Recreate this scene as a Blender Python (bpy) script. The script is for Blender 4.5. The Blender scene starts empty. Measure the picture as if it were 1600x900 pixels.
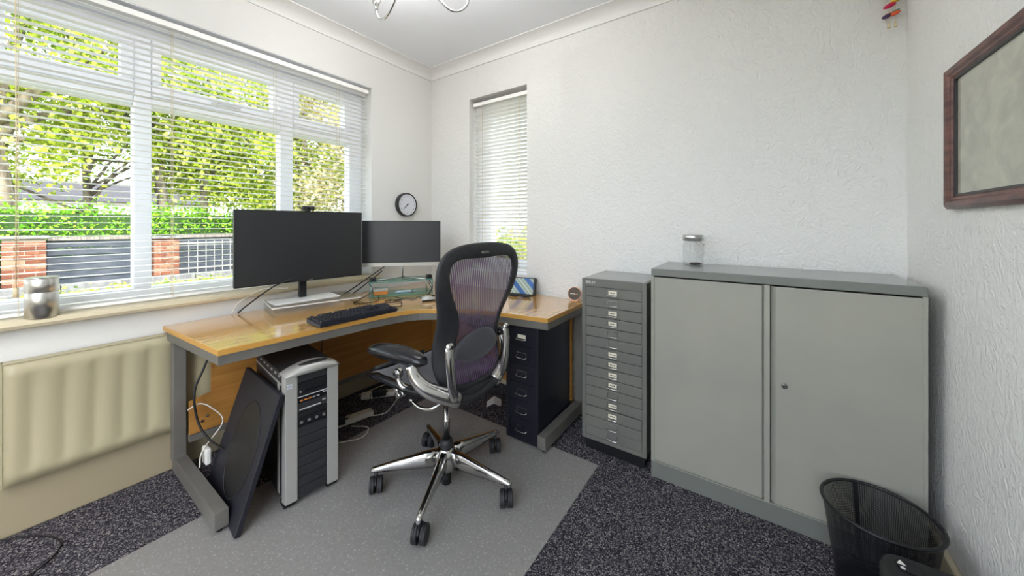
import bpy, bmesh, math, random
import numpy as np
from mathutils import Vector, Matrix, Euler
random.seed(7); rng = np.random.default_rng(7)
S = bpy.context.scene
COL = S.collection
PI = math.pi

# ------------------------------------------------------------------ camera
cd = bpy.data.cameras.new('camera'); cam = bpy.data.objects.new('camera', cd); COL.objects.link(cam)
cd.sensor_width = 36.0; cd.lens = 552 / 1600 * 36; cd.shift_y = -99 / 1600; cd.clip_start = 0.02; cd.clip_end = 300
cam.location = (0, 0, 1.235); cam.rotation_euler = (PI / 2, 0, math.radians(34.964))
S.camera = cam
# ------------------------------------------------------------------ world, sun, exposure
W = bpy.data.worlds.new('world'); S.world = W; W.use_nodes = True
nt = W.node_tree; bg = nt.nodes['Background']
sky = nt.nodes.new('ShaderNodeTexSky'); sky.sky_type = 'NISHITA'; sky.sun_disc = False
sky.sun_elevation = math.radians(48); sky.sun_rotation = math.radians(90); sky.air_density = 1.2; sky.dust_density = 2.5; sky.ozone_density = 1.0
hs = nt.nodes.new('ShaderNodeHueSaturation'); hs.inputs['Saturation'].default_value = .5; nt.links.new(sky.outputs[0], hs.inputs['Color'])
nt.links.new(hs.outputs[0], bg.inputs[0]); bg.inputs[1].default_value = 0.80
sd = bpy.data.lights.new('sun', 'SUN'); sun = bpy.data.objects.new('sun', sd); COL.objects.link(sun)
sd.energy = 1.9; sd.angle = math.radians(0.6); sd.color = (1, .95, .86)
sun.rotation_euler = Vector((1.0, 0.16, 1.15)).to_track_quat('Z', 'Y').to_euler()
LAMP_W = 5.5
S.view_settings.view_transform = 'Standard'; S.view_settings.look = 'None'; S.view_settings.gamma = 1
S.view_settings.use_curve_mapping = False; S.view_settings.exposure = 0.73

# ------------------------------------------------------------------ materials
def srgb(r, g, b):
    f = lambda v: (v / 255 / 12.92) if v / 255 <= .04045 else ((v / 255 + .055) / 1.055) ** 2.4
    return (f(r), f(g), f(b), 1)
def mat(name, col, rough=.5, metal=0, spec=.5, coat=0, trans=0, ior=1.45, sheen=0):
    m = bpy.data.materials.new(name); m.use_nodes = True
    b = m.node_tree.nodes['Principled BSDF']
    b.inputs['Base Color'].default_value = col; b.inputs['Roughness'].default_value = rough
    b.inputs['Metallic'].default_value = metal; b.inputs['Specular IOR Level'].default_value = spec
    b.inputs['Coat Weight'].default_value = coat; b.inputs['Transmission Weight'].default_value = trans; b.inputs['IOR'].default_value = ior
    b.inputs['Sheen Weight'].default_value = sheen
    return m
def N(m, t, **kw):
    n = m.node_tree.nodes.new(t)
    for k, v in kw.items():
        if k in n.inputs: n.inputs[k].default_value = v
        else: setattr(n, k, v)
    return n
def L(m, a, b): m.node_tree.links.new(a, b)
def P(m): return m.node_tree.nodes['Principled BSDF']
def coords(m, scale=(1, 1, 1)):
    t = N(m, 'ShaderNodeTexCoord'); mp = N(m, 'ShaderNodeMapping'); mp.inputs['Scale'].default_value = scale
    L(m, t.outputs['Object'], mp.inputs[0]); return mp.outputs[0]
def ramp(m, fac, stops):
    r = N(m, 'ShaderNodeValToRGB'); e = r.color_ramp.elements
    while len(e) < len(stops): e.new(.5)
    for i, (p, c) in enumerate(stops): e[i].position = p; e[i].color = c
    L(m, fac, r.inputs[0]); return r.outputs[0]
def bump(m, fac, strength=.3, dist=.01):
    b = N(m, 'ShaderNodeBump', Strength=strength, Distance=dist); L(m, fac, b.inputs['Height']); L(m, b.outputs[0], P(m).inputs['Normal'])
def noise(m, vec, scale, detail=3, rough=.5, dist=0):
    n = N(m, 'ShaderNodeTexNoise', Scale=scale, Detail=detail, Roughness=rough, Distortion=dist); L(m, vec, n.inputs['Vector']); return n.outputs['Fac']
def vary(m, c1, c2, scale=8, sc=(1, 1, 1), b=None, detail=3):
    f = noise(m, coords(m, sc), scale, detail)
    L(m, ramp(m, f, [(.35, c1), (.65, c2)]), P(m).inputs['Base Color'])
    if b: bump(m, f, b[0], b[1])
    return m

M = {}
m = M['wall'] = mat('wall_relief_paint', srgb(226, 225, 221), .8, spec=.25)
v = coords(m); a = noise(m, coords(m, (1, 1, .75)), 19, 2.5, .55, 3.2); b_ = noise(m, v, 95, 2, .5, .5)
mx = N(m, 'ShaderNodeMath', operation='MULTIPLY_ADD'); L(m, b_, mx.inputs[0]); mx.inputs[1].default_value = .35; L(m, a, mx.inputs[2]); bump(m, mx.outputs[0], .75, .009)
m = M['wall_smooth'] = mat('wall_smooth_paint', srgb(225, 224, 220), .75, spec=.25); bump(m, noise(m, coords(m), 90, 2), .12, .003)
M['ceiling'] = mat('ceiling_paint', srgb(238, 240, 243), .8, spec=.2)
M['coving'] = mat('coving_paint', srgb(230, 229, 226), .7, spec=.2)
M['cream'] = mat('cream_gloss', srgb(204, 192, 162), .35)
M['radiator'] = mat('radiator_cream', srgb(174, 165, 134), .4)
M['upvc'] = mat('white_upvc', srgb(246, 248, 252), .3)
M['slat'] = mat('white_slat', srgb(248, 247, 242), .35)
M['cord'] = mat('cord_cream', srgb(214, 196, 160), .8)
m = M['carpet'] = mat('carpet_speckled', srgb(60, 60, 68), .95, spec=.1)
v = coords(m); n1 = N(m, 'ShaderNodeTexVoronoi', Scale=260.0); L(m, v, n1.inputs['Vector'])
sp = N(m, 'ShaderNodeSeparateColor'); L(m, n1.outputs['Color'], sp.inputs[0])
L(m, ramp(m, sp.outputs[0], [(0, srgb(28, 27, 32)), (.45, srgb(60, 57, 65)), (.75, srgb(98, 94, 101)), (.93, srgb(150, 145, 142)), (1, srgb(176, 170, 160))]), P(m).inputs['Base Color'])
bump(m, noise(m, v, 330, 3, .7), .7, .006)
m = M['mat'] = mat('plastic_mat', srgb(132, 134, 136), .30, spec=.6)
v = coords(m); vo = N(m, 'ShaderNodeTexVoronoi', Scale=95.0); L(m, v, vo.inputs['Vector'])
L(m, ramp(m, vo.outputs['Distance'], [(.06, srgb(215, 215, 210)), (.20, srgb(154, 150, 146)), (1, srgb(141, 138, 134))]), P(m).inputs['Base Color'])
bump(m, noise(m, v, 300, 2), .15, .002)
tr = N(m, 'ShaderNodeBsdfTransparent'); ms = N(m, 'ShaderNodeMixShader', Fac=.84)
L(m, tr.outputs[0], ms.inputs[1]); L(m, P(m).outputs[0], ms.inputs[2]); L(m, ms.outputs[0], m.node_tree.nodes['Material Output'].inputs[0])
m = M['wood'] = mat('oak_laminate', srgb(206, 158, 88), .14, spec=1.0, coat=1); P(m).inputs['Coat Roughness'].default_value = .13; P(m).inputs['Coat IOR'].default_value = 1.7
v = coords(m, (22, 1.5, 1)); f = noise(m, v, 3.0, 5, .6, .6)
L(m, ramp(m, f, [(.3, srgb(194, 140, 70)), (.6, srgb(212, 164, 94)), (.8, srgb(200, 148, 80))]), P(m).inputs['Base Color'])
m = M['wood_edge'] = mat('oak_edge', srgb(198, 148, 72), .35)
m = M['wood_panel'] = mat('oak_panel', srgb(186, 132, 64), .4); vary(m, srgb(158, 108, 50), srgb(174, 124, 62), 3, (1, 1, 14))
M['desk_steel'] = vary(mat('desk_steel', srgb(104, 106, 104), .45, .2), srgb(108, 105, 99), srgb(120, 117, 110), 5)
M['cab'] = vary(mat('cabinet_grey_green', srgb(134, 138, 128), .42), srgb(151, 150, 139), srgb(158, 156, 144), 3)
M['cab_dark'] = vary(mat('cabinet_dark_grey', srgb(92, 98, 98), .4), srgb(103, 104, 99), srgb(113, 112, 104), 3)
M['cab_top'] = vary(mat('cabinet_top_grey', srgb(112, 117, 116), .2, spec=1), srgb(124, 127, 124), srgb(132, 135, 131), 3)
M['cab_lip'] = mat('cabinet_lip', srgb(116, 118, 112), .4)
M['ped'] = vary(mat('pedestal_black', srgb(25, 26, 36), .38), srgb(22, 23, 33), srgb(29, 30, 40), 3)
M['black'] = mat('black_plastic', srgb(24, 24, 26), .42)
M['black_soft'] = vary(mat('charcoal_plastic', srgb(40, 40, 42), .55), srgb(36, 36, 38), srgb(44, 44, 46), 40)
M['black_gloss'] = mat('black_gloss', srgb(22, 22, 26), .18)
M['screen'] = mat('screen_matte', srgb(30, 32, 35), .42, spec=.7)
M['panel'] = mat('panel_black', srgb(30, 30, 38), .5)
M['key'] = mat('keycap_black', srgb(34, 35, 44), .4)
m = M['chrome'] = mat('polished_aluminium', srgb(205, 203, 200), .14, 1)
bump(m, noise(m, coords(m), 18, 1), .03, .01)
M['satin'] = mat('satin_aluminium', srgb(196, 196, 194), .32, 1)
m = M['steel'] = mat('brushed_steel', srgb(206, 204, 198), .3, 1); P(m).inputs['Anisotropic'].default_value = .7
M['silver'] = mat('silver_plastic', srgb(178, 176, 170), .38, .35)
M['silver_bright'] = mat('silver_bright', srgb(222, 222, 220), .35, .2)
M['white'] = mat('white_plastic', srgb(226, 224, 218), .45)
M['paper'] = mat('cream_card', srgb(226, 218, 196), .8)
M['ink'] = mat('ink', srgb(60, 60, 66), .8)
M['rubber'] = mat('rubber', srgb(18, 18, 18), .7)
M['cable_black'] = mat('cable_black', srgb(20, 20, 22), .5)
M['cable_white'] = mat('cable_white', srgb(212, 206, 194), .5)
M['brown'] = mat('brown_label', srgb(58, 34, 28), .5)
M['orange'] = mat('orange_card', srgb(196, 120, 50), .6)
m = M['mahog'] = mat('mahogany', srgb(92, 50, 44), .3); vary(m, srgb(74, 40, 36), srgb(112, 70, 60), 14, (1, 1, 4))
M['gilt'] = mat('dark_slip', srgb(46, 42, 44), .4)
m = M['wall_reflection'] = mat('painted_reflection', srgb(178, 166, 144), .75)  # reflection of the opposite wall in the glazing, painted as mottled beige
v = coords(m); L(m, ramp(m, noise(m, v, 9, 5, .6, 1.2), [(.3, srgb(180, 170, 156)), (.55, srgb(202, 194, 176)), (.75, srgb(220, 212, 186))]), P(m).inputs['Base Color'])
M['copper'] = mat('copper_rim', srgb(206, 160, 132), .3, .7)
M['taupe'] = mat('taupe_face', srgb(84, 72, 62), .6)
M['clockface'] = mat('clock_face', srgb(214, 216, 222), .5)
m = M['brick'] = mat('brick_red', srgb(140, 84, 66), .9, spec=.1); oi = N(m, 'ShaderNodeObjectInfo'); f = noise(m, coords(m), 16, 4, .7)
mm = N(m, 'ShaderNodeMath', operation='MULTIPLY_ADD'); L(m, oi.outputs['Random'], mm.inputs[0]); mm.inputs[1].default_value = .5; L(m, f, mm.inputs[2])
L(m, ramp(m, mm.outputs[0], [(.4, srgb(84, 50, 40)), (.75, srgb(116, 72, 54)), (1, srgb(150, 112, 92))]), P(m).inputs['Base Color']); bump(m, f, .3, .01)
M['mortar'] = mat('mortar', srgb(136, 126, 114), .9)
M['fence'] = vary(mat('fence_dark', srgb(52, 60, 72), .7), srgb(42, 50, 62), srgb(70, 74, 82), 4, (1, 1, 8))
M['fence_top'] = vary(mat('fence_weathered', srgb(140, 130, 120), .8), srgb(90, 84, 80), srgb(140, 132, 124), 5, (1, 8, 1))
M['rail'] = mat('rail_pale', srgb(150, 148, 142), .5)
M['kerb'] = vary(mat('kerb_stone', srgb(176, 176, 178), .8), srgb(92, 92, 94), srgb(118, 118, 118), 10)
M['ground'] = vary(mat('garden_ground', srgb(120, 116, 80), .95), srgb(70, 80, 40), srgb(104, 94, 68), 3)
M['bark'] = vary(mat('bark', srgb(104, 92, 78), .9), srgb(70, 62, 54), srgb(150, 138, 120), 7, (1, 1, .3), (.5, .03))
M['house'] = mat('render_white', srgb(214, 212, 208), .8)
M['slate'] = mat('roof_slate', srgb(62, 60, 62), .8)
M['fabric'] = mat('seat_mesh', srgb(52, 52, 56), .75, sheen=.2)
v = coords(M['fabric']); wv = N(M['fabric'], 'ShaderNodeTexWave', Scale=70.0, wave_type='BANDS', bands_direction='Y'); L(M['fabric'], v, wv.inputs['Vector'])
L(M['fabric'], ramp(M['fabric'], wv.outputs['Fac'], [(.2, srgb(34, 34, 38)), (.8, srgb(86, 86, 92))]), P(M['fabric']).inputs['Base Color'])
def leafmat(name, stops, trans=.35):
    m = mat(name, (0, .5, 0, 1), .5, spec=.3); g = N(m, 'ShaderNodeNewGeometry')
    c = ramp(m, g.outputs['Random Per Island'], stops); L(m, c, P(m).inputs['Base Color'])
    t = N(m, 'ShaderNodeBsdfTranslucent'); L(m, c, t.inputs[0]); ms = N(m, 'ShaderNodeMixShader', Fac=trans)
    L(m, P(m).outputs[0], ms.inputs[1]); L(m, t.outputs[0], ms.inputs[2]); L(m, ms.outputs[0], m.node_tree.nodes['Material Output'].inputs[0]); return m
M['leaf'] = leafmat('leaf_spring', [(0, srgb(106, 134, 34)), (.3, srgb(146, 172, 44)), (.65, srgb(196, 210, 70)), (1, srgb(228, 230, 120))])
M['leaf_pale'] = leafmat('leaf_blossom', [(0, srgb(138, 140, 70)), (.35, srgb(186, 182, 110)), (.7, srgb(222, 200, 160)), (1, srgb(236, 226, 200))])
M['leaf_hedge'] = leafmat('leaf_hedge', [(0, srgb(80, 136, 24)), (.5, srgb(124, 182, 40)), (1, srgb(170, 214, 70))])
M['leaf_bed'] = leafmat('leaf_bed', [(0, srgb(104, 140, 50)), (.45, srgb(168, 186, 76)), (.8, srgb(214, 206, 110)), (1, srgb(232, 214, 170))])
def thin_glass(name, tint, refl, rough=.02):
    m = bpy.data.materials.new(name); m.use_nodes = True; t = m.node_tree; t.nodes.clear()
    o = t.nodes.new('ShaderNodeOutputMaterial'); a = t.nodes.new('ShaderNodeBsdfTransparent'); a.inputs[0].default_value = tint
    g = t.nodes.new('ShaderNodeBsdfGlossy'); g.inputs['Roughness'].default_value = rough
    x = t.nodes.new('ShaderNodeMixShader'); lw = t.nodes.new('ShaderNodeLayerWeight'); lw.inputs[0].default_value = .5; pw = t.nodes.new('ShaderNodeMath'); pw.operation = 'POWER'; pw.inputs[1].default_value = 4.0
    fr = t.nodes.new('ShaderNodeMath'); fr.operation = 'MULTIPLY_ADD'; fr.use_clamp = True; fr.inputs[1].default_value = .6; fr.inputs[2].default_value = ((refl - 1) / (refl + 1)) ** 2
    t.links.new(lw.outputs['Facing'], pw.inputs[0]); t.links.new(pw.outputs[0], fr.inputs[0]); t.links.new(fr.outputs[0], x.inputs[0]); t.links.new(a.outputs[0], x.inputs[1]); t.links.new(g.outputs[0], x.inputs[2]); t.links.new(x.outputs[0], o.inputs[0]); return m
M['pane'] = thin_glass('window_glass', (.96, .98, .98, 1), 1.35)
M['acrylic'] = thin_glass('clear_acrylic', (.93, .94, .92, 1), 1.7, .05)
M['glass_green'] = thin_glass('green_edge_glass', (.62, .84, .78, 1), 1.5)
M['glass_edge'] = mat('glass_edge', srgb(86, 140, 128), .2)
M['jar'] = thin_glass('jar_glass', (.93, .94, .94, 1), 1.45)
def alpha_pattern(m, fac_socket):
    t = N(m, 'ShaderNodeBsdfTransparent'); x = N(m, 'ShaderNodeMixShader'); L(m, fac_socket, x.inputs[0])
    L(m, t.outputs[0], x.inputs[1]); L(m, P(m).outputs[0], x.inputs[2]); L(m, x.outputs[0], m.node_tree.nodes['Material Output'].inputs[0])
# open weave of the chair back: dense threads with gaps
m = M['mesh'] = mat('back_weave', srgb(84, 66, 92), .45, spec=.5, sheen=.3)
v = coords(m); v.node.inputs['Rotation'].default_value = (.16, 0, 0); w1 = N(m, 'ShaderNodeTexWave', Scale=27.0, wave_type='BANDS', bands_direction='Y'); L(m, v, w1.inputs['Vector'])
th = ramp(m, w1.outputs['Fac'], [(.25, (.56, .56, .56, 1)), (.5, (.98, .98, .98, 1))]); alpha_pattern(m, th)
L(m, ramp(m, w1.outputs['Fac'], [(.35, srgb(30, 22, 36)), (1, srgb(112, 76, 120))]), P(m).inputs['Base Color'])
m = M['binmesh'] = mat('wire_mesh', srgb(34, 34, 38), .45, .3)
tc_ = N(m, 'ShaderNodeTexCoord'); sx_ = N(m, 'ShaderNodeSeparateXYZ'); L(m, tc_.outputs['Object'], sx_.inputs[0])
def mth(op, *ins):
    n_ = N(m, 'ShaderNodeMath', operation=op)
    for i_, q_ in enumerate(ins):
        if isinstance(q_, (int, float)): n_.inputs[i_].default_value = q_
        else: L(m, q_, n_.inputs[i_])
    return n_.outputs[0]
an_ = mth('SINE', mth('MULTIPLY', mth('ARCTAN2', sx_.outputs[1], sx_.outputs[0]), 150.0)); zn_ = mth('SINE', mth('MULTIPLY', sx_.outputs[2], 1150.0))
alpha_pattern(m, ramp(m, mth('MAXIMUM', an_, zn_), [(.35, (.2, .2, .2, 1)), (.6, (.95, .95, .95, 1))]))
# striped tablet case print
m = M['stripes'] = mat('striped_print', srgb(120, 150, 170), .25)
v = coords(m); w1 = N(m, 'ShaderNodeTexWave', Scale=5.0, wave_type='BANDS', bands_direction='DIAGONAL'); L(m, v, w1.inputs['Vector'])
L(m, ramp(m, w1.outputs['Fac'], [(0, srgb(54, 98, 160)), (.3, srgb(70, 120, 180)), (.36, srgb(196, 204, 190)), (.5, srgb(124, 150, 120)), (.62, srgb(206, 210, 196)), (.8, srgb(110, 140, 130)), (1, srgb(190, 200, 190))]), P(m).inputs['Base Color'])
for k, c in dict(pink=(206, 30, 84), yellow=(236, 180, 60), purple=(78, 50, 92), orange2=(228, 98, 50), sand=(222, 206, 168), teal=(120, 160, 150)).items(): M[k] = mat('bead_' + k, srgb(*c), .4)
m = M['frosted'] = mat('frosted_shade', srgb(240, 240, 240), .3); t_ = N(m, 'ShaderNodeBsdfTranslucent'); t_.inputs[0].default_value = (.85, .85, .84, 1); x_ = N(m, 'ShaderNodeMixShader', Fac=.6)
L(m, P(m).outputs[0], x_.inputs[1]); L(m, t_.outputs[0], x_.inputs[2]); L(m, x_.outputs[0], m.node_tree.nodes['Material Output'].inputs[0])

# ------------------------------------------------------------------ mesh helpers
def smoothpts(pts, k=6):
    pts = [Vector(p) for p in pts]
    if len(pts) < 3: return pts
    e = [2 * pts[0] - pts[1]] + pts + [2 * pts[-1] - pts[-2]]; out = []
    for i in range(1, len(e) - 2):
        for j in range(k):
            t = j / k; p0, p1, p2, p3 = e[i - 1:i + 3]
            out.append(.5 * ((2 * p1) + (p2 - p0) * t + (2 * p0 - 5 * p1 + 4 * p2 - p3) * t * t + (3 * p1 - p0 - 3 * p2 + p3) * t ** 3))
    out.append(pts[-1]); return out
class G:
    def __init__(s): s.v = []; s.f = []; s.sm = []
    def add(s, vs, fs, smooth=False):
        o = len(s.v); s.v += [tuple(p) for p in vs]; s.f += [tuple(i + o for i in f) for f in fs]; s.sm += [smooth] * len(fs); return s
    def box(s, x0, x1, y0, y1, z0, z1, T=None):
        vs = [Vector(p) for p in [(x0, y0, z0), (x1, y0, z0), (x1, y1, z0), (x0, y1, z0), (x0, y0, z1), (x1, y0, z1), (x1, y1, z1), (x0, y1, z1)]]
        if T: vs = [T @ p for p in vs]
        return s.add(vs, [(0, 3, 2, 1), (4, 5, 6, 7), (0, 1, 5, 4), (1, 2, 6, 5), (2, 3, 7, 6), (3, 0, 4, 7)])
    def rings(s, rings, cap=True, smooth=True, closed=False):
        n = len(rings[0]); vs = [p for r in rings for p in r]; fs = []; k = len(rings)
        for i in range(k if closed else k - 1):
            a, b = i * n, ((i + 1) % k) * n
            for j in range(n): fs.append((a + j, a + (j + 1) % n, b + (j + 1) % n, b + j))
        s.add(vs, fs, smooth)
        if cap and not closed:
            o = len(s.v) - len(vs); s.f += [tuple(o + j for j in reversed(range(n))), tuple(o + (k - 1) * n + j for j in range(n))]; s.sm += [False, False]
        return s
    def cyl(s, p0, p1, r0, r1=None, n=16, cap=True):
        return s.tube([p0, p1], [r0, r0 if r1 is None else r1], n, cap)
    def tube(s, pts, r, n=8, cap=True, flat=None):
        pts = [Vector(p) for p in pts]; k = len(pts); rr = r if isinstance(r, (list, tuple)) else [r] * k
        rings = []; up = None
        for i, p in enumerate(pts):
            t = (pts[min(i + 1, k - 1)] - pts[max(i - 1, 0)]).normalized()
            if up is None: up = Vector((0, 0, 1)) if abs(t.z) < .9 else Vector((1, 0, 0))
            a = t.cross(up).normalized(); b = a.cross(t).normalized(); up = b
            fx, fz = flat or (1, 1)
            rings.append([p + a * math.cos(2 * PI * j / n) * rr[i] * fx + b * math.sin(2 * PI * j / n) * rr[i] * fz for j in range(n)])
        return s.rings(rings, cap)
    def lathe(s, prof, c=(0, 0, 0), n=32, cap=True, T=None):
        rings = []
        for r, z in prof:
            q = [Vector((r * math.cos(2 * PI * j / n), r * math.sin(2 * PI * j / n), z)) for j in range(n)]
            if T: q = [T @ p for p in q]
            rings.append([p + Vector(c) for p in q])
        return s.rings(rings, cap)
    def prism(s, poly, z0, z1, T=None):
        n = len(poly); vs = [Vector((x, y, z0)) for x, y in poly] + [Vector((x, y, z1)) for x, y in poly]
        if T: vs = [T @ p for p in vs]
        return s.add(vs, [tuple(reversed(range(n))), tuple(range(n, 2 * n))] + [(i, (i + 1) % n, (i + 1) % n + n, i + n) for i in range(n)])
    def ell(s, c, r, n=16, m=10, T=None):
        pr = [(max(math.sin(PI * i / m), .001), -math.cos(PI * i / m)) for i in range(m + 1)]
        rings = []
        for q, z in pr:
            ring = [Vector((q * math.cos(2 * PI * j / n) * r[0], q * math.sin(2 * PI * j / n) * r[1], z * r[2])) for j in range(n)]
            if T: ring = [T @ p for p in ring]
            rings.append([p + Vector(c) for p in ring])
        return s.rings(rings, True)
    def build(s, name, mt, parent=None, bev=0, sub=0, seg=2):
        me = bpy.data.meshes.new(name); me.from_pydata(s.v, [], s.f)
        me.polygons.foreach_set('use_smooth', s.sm); me.materials.append(M[mt] if isinstance(mt, str) else mt)
        bm = bmesh.new(); bm.from_mesh(me); bmesh.ops.recalc_face_normals(bm, faces=bm.faces); bm.to_mesh(me); bm.free()
        o = bpy.data.objects.new(name, me); COL.objects.link(o)
        if parent: o.parent = parent
        if bev:
            b = o.modifiers.new('bevel', 'BEVEL'); b.width = bev; b.segments = seg; b.limit_method = 'ANGLE'; b.angle_limit = math.radians(40)
        if sub:
            b = o.modifiers.new('sub', 'SUBSURF'); b.levels = sub; b.render_levels = sub
            me.polygons.foreach_set('use_smooth', [True] * len(me.polygons))
        return o
def tag(o, label, cat, group=None, kind=None):
    o['label'] = label; o['category'] = cat
    if group: o['group'] = group
    if kind: o['kind'] = kind
    return o
def thing(name, label, cat, loc=(0, 0, 0), rz=0, group=None, rot=None):
    o = bpy.data.objects.new(name, None); COL.objects.link(o); o.location = loc; o.rotation_euler = rot or (0, 0, rz); o.empty_display_size = .05
    return tag(o, label, cat, group)
def struct(o): o['kind'] = 'structure'; return o
def sroot(name, loc=(0, 0, 0)):
    o = bpy.data.objects.new(name, None); COL.objects.link(o); o.location = loc; return struct(o)
def dup(o, parent, loc, rot=None):
    c = o.copy(); COL.objects.link(c); c.parent = parent; c.location = loc
    if rot: c.rotation_euler = rot
    return c
def text(body, size, mt, parent, T, depth=.0004, name='lettering'):
    cu = bpy.data.curves.new('t', 'FONT'); cu.body = body; cu.size = size; cu.extrude = depth; cu.align_x = 'CENTER'; cu.align_y = 'CENTER'
    o = bpy.data.objects.new('t', cu); COL.objects.link(o); dg = bpy.context.evaluated_depsgraph_get()
    me = bpy.data.meshes.new_from_object(o.evaluated_get(dg)); bpy.data.objects.remove(o)
    me.transform(T); me.materials.clear(); me.materials.append(M[mt]); q = bpy.data.objects.new(name, me); COL.objects.link(q)
    if parent: q.parent = parent
    return q
def frameT(o, x, y):   # matrix with axes x,y,(x cross y) at o
    x = Vector(x).normalized(); y = Vector(y).normalized(); z = x.cross(y)
    return Matrix((( x.x, y.x, z.x, o[0]), (x.y, y.y, z.y, o[1]), (x.z, y.z, z.z, o[2]), (0, 0, 0, 1)))

# ------------------------------------------------------------------ the room
XL, XR, YB, YF, ZC = -2.45, .522, 2.22, -1.4, 2.61
YR = -.75   # ceiling and coving cut short here to let skylight in behind the camera
WX = -2.583   # inner face of the window frame
OY0, OY1, OZ0, OZ1 = -1.30, 1.613, .822, 2.292
struct(G().box(XL - .3, XR + .3, YF, YB + .3, -.12, 0).build('floor', 'carpet'))
struct(G().box(XL - .3, XR + .3, YR, YB + .3, ZC, ZC + .2).build('ceiling', 'ceiling'))
g = G(); g.box(XL - .26, XL, YF, OY0, 0, ZC).box(XL - .26, XL, OY1, YB + .26, 0, ZC).box(XL - .26, XL, OY0, OY1, 0, OZ0).box(XL - .26, XL, OY0, OY1, OZ1, ZC)
struct(g.build('wall_left', 'wall_smooth'))
BX0, BX1, BZ0, BZ1 = -1.988, -1.418, .86, 2.282
g = G(); g.box(XL, BX0, YB, YB + .26, 0, ZC).box(BX1, XR, YB, YB + .26, 0, ZC).box(BX0, BX1, YB, YB + .26, 0, BZ0).box(BX0, BX1, YB, YB + .26, BZ1, ZC)
struct(g.build('wall_back', 'wall'))
struct(G().box(XL, -1.15, YF - .1, YF, 0, ZC).build('wall_light_block', 'wall_smooth'))  # unseen partial wall, added to keep daylight from behind off the left wall
struct(G().box(XR, XR + .2, YF, YB + .26, 0, ZC).build('wall_right', 'wall'))
def coving(name, axis, lo, hi, sx):
    prof = [(0, 0)] + [(.10 - .10 * math.cos(t) if 0 else .098 * (1 - math.sin(t)), .072 * (1 - math.cos(t))) for t in [PI / 2 * i / 8 for i in range(9)]]
    # profile: (distance from wall, drop from ceiling); concave quarter
    pts = [(0, 0), (.098, 0), (.098, .006)] + [(.098 - .088 * math.sin(PI / 2 * i / 8) * 1.0 + 0 if 0 else .010 + .088 * (1 - math.sin(PI / 2 * i / 8)), .006 + .058 * (1 - math.cos(PI / 2 * i / 8))) for i in range(9)] + [(.010, .072), (0, .072)]
    r = []
    for e in (lo, hi):
        if axis == 'Y': r.append([Vector((sx[0] + sx[1] * d, e, ZC - z)) for d, z in pts])
        else: r.append([Vector((e, sx[0] + sx[1] * d, ZC - z)) for d, z in pts])
    struct(G().rings(r, True, False).build(name, 'coving'))
coving('trim_1', 'Y', YR, YB, (XL, 1)); coving('trim_2', 'X', XL, XR, (YB, -1)); coving('trim_3', 'Y', YR, YB, (XR, -1))
M['skirting'] = mat('skirting_beige', srgb(160, 148, 122), .45)
struct(G().box(XL, XL + .022, YF, YB, 0, .21).build('baseboard_left', 'skirting', bev=.006))
struct(G().box(XL, XR, YB - .018, YB, 0, .13).build('baseboard_back', 'cream', bev=.006))
struct(G().box(XR - .02, XR, YF, YB, 0, .14).build('baseboard_right', 'cream', bev=.006))

# main window
w = sroot('window_1', (WX, 0, 0))
T_ = .075
def fr(y0, y1, z0, z1, name='frame', x0=-T_, x1=0, mt='upvc', par=w): return G().box(x0, x1, y0, y1, z0, z1).build(name, mt, par, bev=.005)
fr(OY0, OY1, .838, .913, 'bottom_rail'); fr(OY0, OY1, 2.20, OZ1, 'top_rail'); fr(1.511, OY1, .913, 2.20, 'jamb'); fr(OY0, OY0 + .09, .913, 2.20, 'jamb')
MU = [(-.105, -.04), (.365, .431), (1.032, 1.110)]
for a, b in MU: fr(a, b, .913, 2.20, 'mullion')
ys = [OY0 + .09] + [q for ab in MU for q in ab] + [1.511]
for i in range(0, len(ys), 2):
    a, b = ys[i], ys[i + 1]
    fr(a, b, 1.849, 1.90, 'transom')
    # opening sash with its own four rails
    fr(a, b, 1.90, 1.967, 'sash_rail', -.06, .012); fr(a, b, 2.145, 2.20, 'sash_rail', -.06, .012); fr(a, a + .035, 1.967, 2.145, 'sash_rail', -.06, .012); fr(b - .045, b, 1.967, 2.145, 'sash_rail', -.06, .012)
    G().box(-.04, -.034, a + .035, b - .045, 1.967, 2.145).build('pane', 'pane', w); G().box(-.04, -.034, a, b, .913, 1.849).build('pane', 'pane', w)
h_ = G().box(.012, .022, .67, .79, 1.925, 1.945).tube([(.022, .70, 1.935), (.045, .70, 1.935), (.05, .74, 1.93), (.05, .80, 1.925)], .007).build('handle', 'silver_bright', w, bev=.002)
fr(OY0 + .0, OY1, 2.292 - .004, 2.294, 'soffit_board', 0, .13)
struct(G().rings([[Vector((x, y, z)) for x, z in [(WX - .0, .822), (-2.405, .818), (-2.392, .824), (-2.387, .836), (-2.392, .848), (-2.405, .854), (WX - .0, .852)]] for y in (OY0 - .06, OY1 + .035)], True, False).build('trim_4', 'cream'))

# small window
w2 = sroot('window_2', (0, YB + .13, 0))
def f2(x0, x1, z0, z1, name): return G().box(x0, x1, -.0, .07, z0, z1).build(name, 'upvc', w2, bev=.004)
f2(BX0, BX0 + .13, BZ0, BZ1, 'jamb'); f2(BX1 - .06, BX1, BZ0, BZ1, 'jamb'); f2(BX0 + .13, BX1 - .06, BZ0, BZ0 + .09, 'bottom_rail'); f2(BX0 + .13, BX1 - .06, BZ1 - .11, BZ1, 'top_rail')
G().box(BX0 + .13, BX1 - .06, .03, .036, BZ0 + .09, BZ1 - .11).build('pane', 'pane', w2)
G().box(BX0, BX1, -.13, 0, BZ0 - .001, BZ0 + .012).build('sill_board', 'upvc', w2, bev=.003)

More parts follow.
